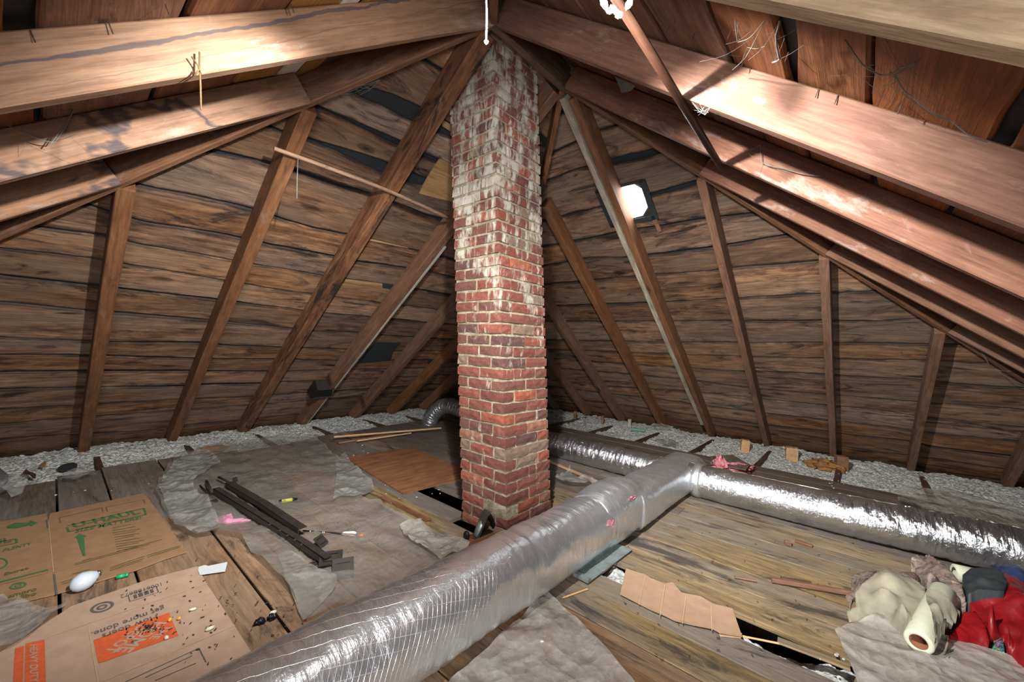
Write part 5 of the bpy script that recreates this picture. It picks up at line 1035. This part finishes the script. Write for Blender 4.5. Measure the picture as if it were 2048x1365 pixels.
# ================================================================ things on the slopes
def onL(px, py, d_=0.0): return onpl(px, py, (0, SL, 1), PL.pt(0, 0, d_))
def onR(px, py, d_=0.0): return onpl(px, py, (SR, 0, 1), PR.pt(0, 0, d_))
def patch(p, pts, th, mat, name, z=-.012, parent=None):
    vs = [p(x, y, z) for x, y in pts]; return vs
def poly3(name, pts, nrm, th, mat, parent=None):
    n = len(pts); v = [Vector(p) for p in pts]; v += [p + Vector(nrm) * th for p in v]
    return mk(name, v, [tuple(range(n - 1, -1, -1)), tuple(range(n, 2 * n))] + [(i, (i + 1) % n, n + (i + 1) % n, n + i) for i in range(n)], mat, parent)
poly3('plywood_patch', [onL(x, y, -.006) for x, y in ((838, 387), (858, 350), (880, 318), (906, 330), (912, 405), (870, 396))], PL.ez, .012, M['new_ply'], wall_left)['label'] = 'yellow plywood patch'
for pts in (((726, 470), (760, 472), (820, 490), (816, 497), (722, 478)), ((893, 115), (912, 95), (915, 120), (905, 140)), ((886, 240), (912, 255), (912, 270), (884, 252)), ((690, 559), (765, 568), (765, 574), (690, 564))):
    poly3('plywood_patch', [onL(x, y, -.002) for x, y in pts], PL.ez, .006, M['new_ply'], wall_left)['label'] = 'yellow plywood showing through a gap'
for pts in (((735, 700), (755, 685), (802, 686), (785, 708), (782, 722), (715, 728)), ((855, 722), (875, 716), (876, 727), (856, 728)), ((765, 569), (797, 573), (790, 580), (765, 576))):
    poly3('felt_patch', [onL(x, y, -.006) for x, y in pts], PL.ez, .008, M['felt'], wall_left)['label'] = 'black felt patch'
vt = tag(empty('roof_vent_box', tuple(onL(640, 768, -.02))), 'small black curved vent box on the left slope near the batten', 'vent')
Mv = frame((0, 0, 0), PL.ex, PL.ez)
MB().prism([(-.10, 0), (-.10, -.10), (-.06, -.16), (.02, -.19), (.10, -.17), (.16, -.10), (.16, 0)], -.11, .11, Matrix(((0, 0, 1, 0), (1, 0, 0, 0), (0, 1, 0, 0), (0, 0, 0, 1)))).build('hood', M['black_pl'], vt, Mv)
MB().box(-.11, .11, -.13, -.115, -.17, -.02).build('lip', M['black_metal'], vt, Mv)
# the bright window on the right slope
def wr_(y, x, d_): h = (x - X2) / PR.c; return PR.pt(-y, h, d_)
a = NT('daylight_glass'); a.p(Emission_Color=(.93, .97, 1, 1), Emission_Strength=9.0); a.col((.9, .9, .9))
wn = mk('window_1', [wr_(y, x, -.002) for (y, x) in ((1.47, 3.33), (1.93, 3.33), (1.93, 3.66), (1.47, 3.66))] + [wr_(y, x, -.008) for (y, x) in ((1.47, 3.33), (1.93, 3.33), (1.93, 3.66), (1.47, 3.66))], [(3, 2, 1, 0), (4, 5, 6, 7), (0, 1, 5, 4), (1, 2, 6, 5), (2, 3, 7, 6), (3, 0, 4, 7)], M['black_metal'])
struct(wn, 'small bright window opening with grey flashing on the right slope')
poly3('pane', [wr_(y, x, -.012) for (y, x) in ((1.50, 3.40), (1.56, 3.345), (1.80, 3.35), (1.80, 3.62), (1.58, 3.61), (1.51, 3.55))], PR.ez, .003, a.m, wn)['label'] = 'glaring daylight pane'
for (y0, y1, x0, x1) in ((1.445, 1.50, 3.33, 3.66), (1.86, 1.93, 3.33, 3.66), (1.47, 1.93, 3.325, 3.345), (1.47, 1.93, 3.625, 3.66)):
    m_ = MB(); c8 = [wr_(y, x, -d_) for d_ in (.006, .02) for (y, x) in ((y0, x0), (y1, x0), (y1, x1), (y0, x1))]; m_.add(c8, [(3, 2, 1, 0), (4, 5, 6, 7), (0, 1, 5, 4), (1, 2, 6, 5), (2, 3, 7, 6), (3, 0, 4, 7)]).build('flashing', M['slate'], wn)
poly3('wood_chip', [wr_(y, x, -.02) for (y, x) in ((1.46, 3.66), (1.50, 3.66), (1.49, 3.78), (1.455, 3.77))], PR.ez, .012, M['red_wood'], wn)
# rods and strings
MB_ = MB().tube(smoothpts([onL(548, 297, -D - .018), onL(700, 352, -D - .016), onL(800, 392, -D - .014), onL(896, 436, -D - .008)], 6), .0135, 12)
rod = tag(MB_.build('wooden_rod', M['grey_strip'], None, None, True), 'round wooden rod resting across the rafters left of the chimney', 'rod'); rod.data.materials[0] = wood('rod_wood', hexc('6b4a33'), hexc('94725a'), hexc('ab8a70'), knots=False, var=.02)
s0 = onL(596, 318, -D - .03); tag(MB().tube([s0, s0 - Vector((0, 0, .12)), s0 - Vector((-.003, 0, .255))], .0024, 6).build('string', M['cord'], None, None, True), 'thin white string hanging from the wooden rod', 'string')
e1 = onpl(1442, 334, (1, 0, 0), (X2 - .03, 0, 0)); e0 = atd(1222, -22, 1.16)
tag(MB().tube([e0, e0.lerp(e1, .5), e1], .0165, 16).build('brown_pole', wood('pole_wood', hexc('20130d'), hexc('38231a'), hexc('483025'), knots=False, var=.02, rough=.4), None, None, True), 'brown pole slanting down in front of the right rafters', 'pole')
md_ = MB(); rg = random.Random(9)
for (px, py, sx, sy, rz) in ((1208, 6, .010, .022, .4), (1258, 8, .010, .02, -.4), (1225, 18, .012, .012, .1), (1238, 30, .012, .012, .5), (1218, 22, .008, .012, .9), (1232, 24, .01, .008, .2)):
    c0 = atd(px, py, 1.14); Mf = Matrix(((RT.x, UP.x, -FW.x, c0.x), (RT.y, UP.y, -FW.y, c0.y), (RT.z, UP.z, -FW.z, c0.z), (0, 0, 0, 1))) @ Matrix.Rotation(rz, 4, 'Z')
    md_.prism([(-sx, 0), (-sx * .6, -sy * .7), (0, -sy), (sx * .7, -sy * .6), (sx, 0), (sx * .5, sy * .8), (-sx * .4, sy)], -.002, .002, Mf)
tag(md_.build('dried_flower', plain('dried_petal', hexc('8d8a7c'), .8)), 'pale dried flower sprig stuck at the top of the brown pole', 'dried flower')
ys = YR - .04
def onA(px, py, off=0.0): return onpl(px, py, (0, 1, 0), (0, ys - off, 0))
st_ = MB().tube([onA(399, 104, .01), onA(399, 135, .012), onA(401, 170, .015), onA(402, 220, .015)], .0028, 7).tube([onA(383, 113, .01), onA(396, 131, .012), onA(399, 142, .012)], .0025, 6).tube([onA(388, 152, .01), (onA(399, 138, .02)), onA(402, 150, .012)], .003, 6).tube([onA(397, 140, .013), onA(402, 158, .016)], lambda t: .005 * math.sin(.3 + 2.6 * t), 8)
tag(st_.build('twine', plain('straw_twine', hexc('6e5638'), .95), None, None, True), 'knotted straw twine hanging on the big left rafter', 'twine')
# nails
nl_plane = lambda px, py: onpl(px, py, (-SNL, 0, 1), PNL.pt(0, 0, -.006)); nr_plane = lambda px, py: onpl(px, py, (0, -SN, 1), PNR.pt(0, 0, -.006))
for (px, py) in ((60, 60), (217, 45), (330, 8), (545, 30), (562, 22), (575, 14), (582, 8)):
    MB().tube([Vector(), Vector((.01, -.005, -.03))], .0016, 5).build('nail', M['steel'], ceiling2, T(*nl_plane(px, py)))
for (px, py) in ((1127, 28), (1180, 22), (1338, 52), (1370, 80), (1365, 85), (1350, 40), (1462, 60), (1487, 122), (1637, 178), (1676, 190), (1803, 208), (1390, 65), (1577, 105), (1790, 180)):
    MB().tube([Vector(), Vector((-.006, .008, -.03))], .0016, 5).build('nail', M['steel'], ceiling, T(*nr_plane(px, py)))
# tin flap on the big right rafter
poly3('tin_flap', [onpl(x, y, (1, 0, 0), (X1 + .06, 0, 0)) for x, y in ((1228, 148), (1270, 172), (1262, 182), (1243, 186))], (1, 0, 0), .002, M['black_metal']); tag(bpy.data.objects['tin_flap'], 'small grey tin flap hanging under the big right rafter', 'tin flap')
# cobwebs
M['web'] = plain('cobweb', hexc('77756f'), .9)
def web(name, fn, pts, label, seed, branches=14, r=.0005, spread=.05, thick=None):
    rg = random.Random(seed); P = [fn(*p) for p in pts]; m_ = MB()
    def sag(a_, b_, rr):
        mid = a_.lerp(b_, .5) - Vector((0, 0, (b_ - a_).length * rg.uniform(.03, .12))); m_.tube(smoothpts([a_, mid, b_], 4), rr, 4, False)
    for a_, b_ in zip(P, P[1:]): sag(a_, b_, (thick or r * 2.2))
    for i in range(branches):
        k = rg.randrange(len(P) - 1); a_ = P[k].lerp(P[k + 1], rg.random()); k = rg.randrange(len(P) - 1); b_ = P[k].lerp(P[k + 1], rg.random()) + Vector((rg.gauss(0, spread), rg.gauss(0, spread), rg.gauss(0, spread * .7)))
        sag(a_, b_, r * rg.uniform(.6, 1.2))
    return tag(m_.build(name, M['web'], None, None, True), label, 'cobweb', 'cobwebs')
nr_off = lambda px, py: onpl(px, py, (0, -SN, 1), PNR.pt(0, 0, -.06))
web('cobweb', nr_off, [(1560, 40), (1552, 70), (1555, 100), (1560, 118), (1545, 125)], 'thick knotted cobweb between two boards at the top right', 1, 8, thick=.0028)
web('cobweb', nr_off, [(1690, 80), (1760, 150), (1800, 135), (1830, 125), (1790, 150), (1820, 190), (1900, 240), (1975, 285)], 'long tangled cobweb across the boards at the right', 2, 30, thick=.0018, spread=.035)
web('cobweb', nr_off, [(1470, 40), (1475, 85), (1530, 40), (1465, 140)], 'fine cobweb above the big right rafter', 3, 8)
onN2 = lambda px, py: onpl(px, py, (1, 0, 0), (X2 - .06, 0, 0)); onN1 = lambda px, py: onpl(px, py, (1, 0, 0), (X1 - .05, 0, 0))
web('cobweb', onN2, [(1500, 300), (1520, 290), (1522, 325), (1560, 335), (1640, 352)], 'cobweb strand on the second right rafter', 4, 8, thick=.002)
web('cobweb', onN1, [(1385, 205), (1410, 230), (1420, 215), (1395, 225)], 'small cobweb where the brown pole crosses the big rafter', 5, 14, spread=.02)
onB = lambda px, py: onpl(px, py, (0, 1, 0), (0, 2.40, 0))
web('cobweb', onB, [(0, 240), (60, 270), (110, 285), (152, 208), (120, 262), (100, 290)], 'hanging cobweb between the two big left rafters', 6, 14, thick=.002)
web('cobweb', onB, [(725, 120), (740, 108), (775, 92), (700, 150), (695, 175)], 'white cobweb strand under the big left rafter near the peak', 7, 12, thick=.002)
web('cobweb', onB, [(575, 160), (590, 185), (640, 190), (700, 170), (760, 120)], 'fine wide cobweb below the left rafters', 8, 20)
onW = lambda px, py: onR(px, py, -.2)
web('cobweb', onW, [(1915, 660), (1960, 700), (1990, 740), (2048, 770)], 'long thin cobweb strand under the right hip rafter', 9, 4, r=.001)
web('cobweb', lambda px, py: onL(px, py, -.16), [(640, 200), (690, 172), (760, 160), (720, 190)], 'grey cobweb in the corner below the left hip', 10, 24)
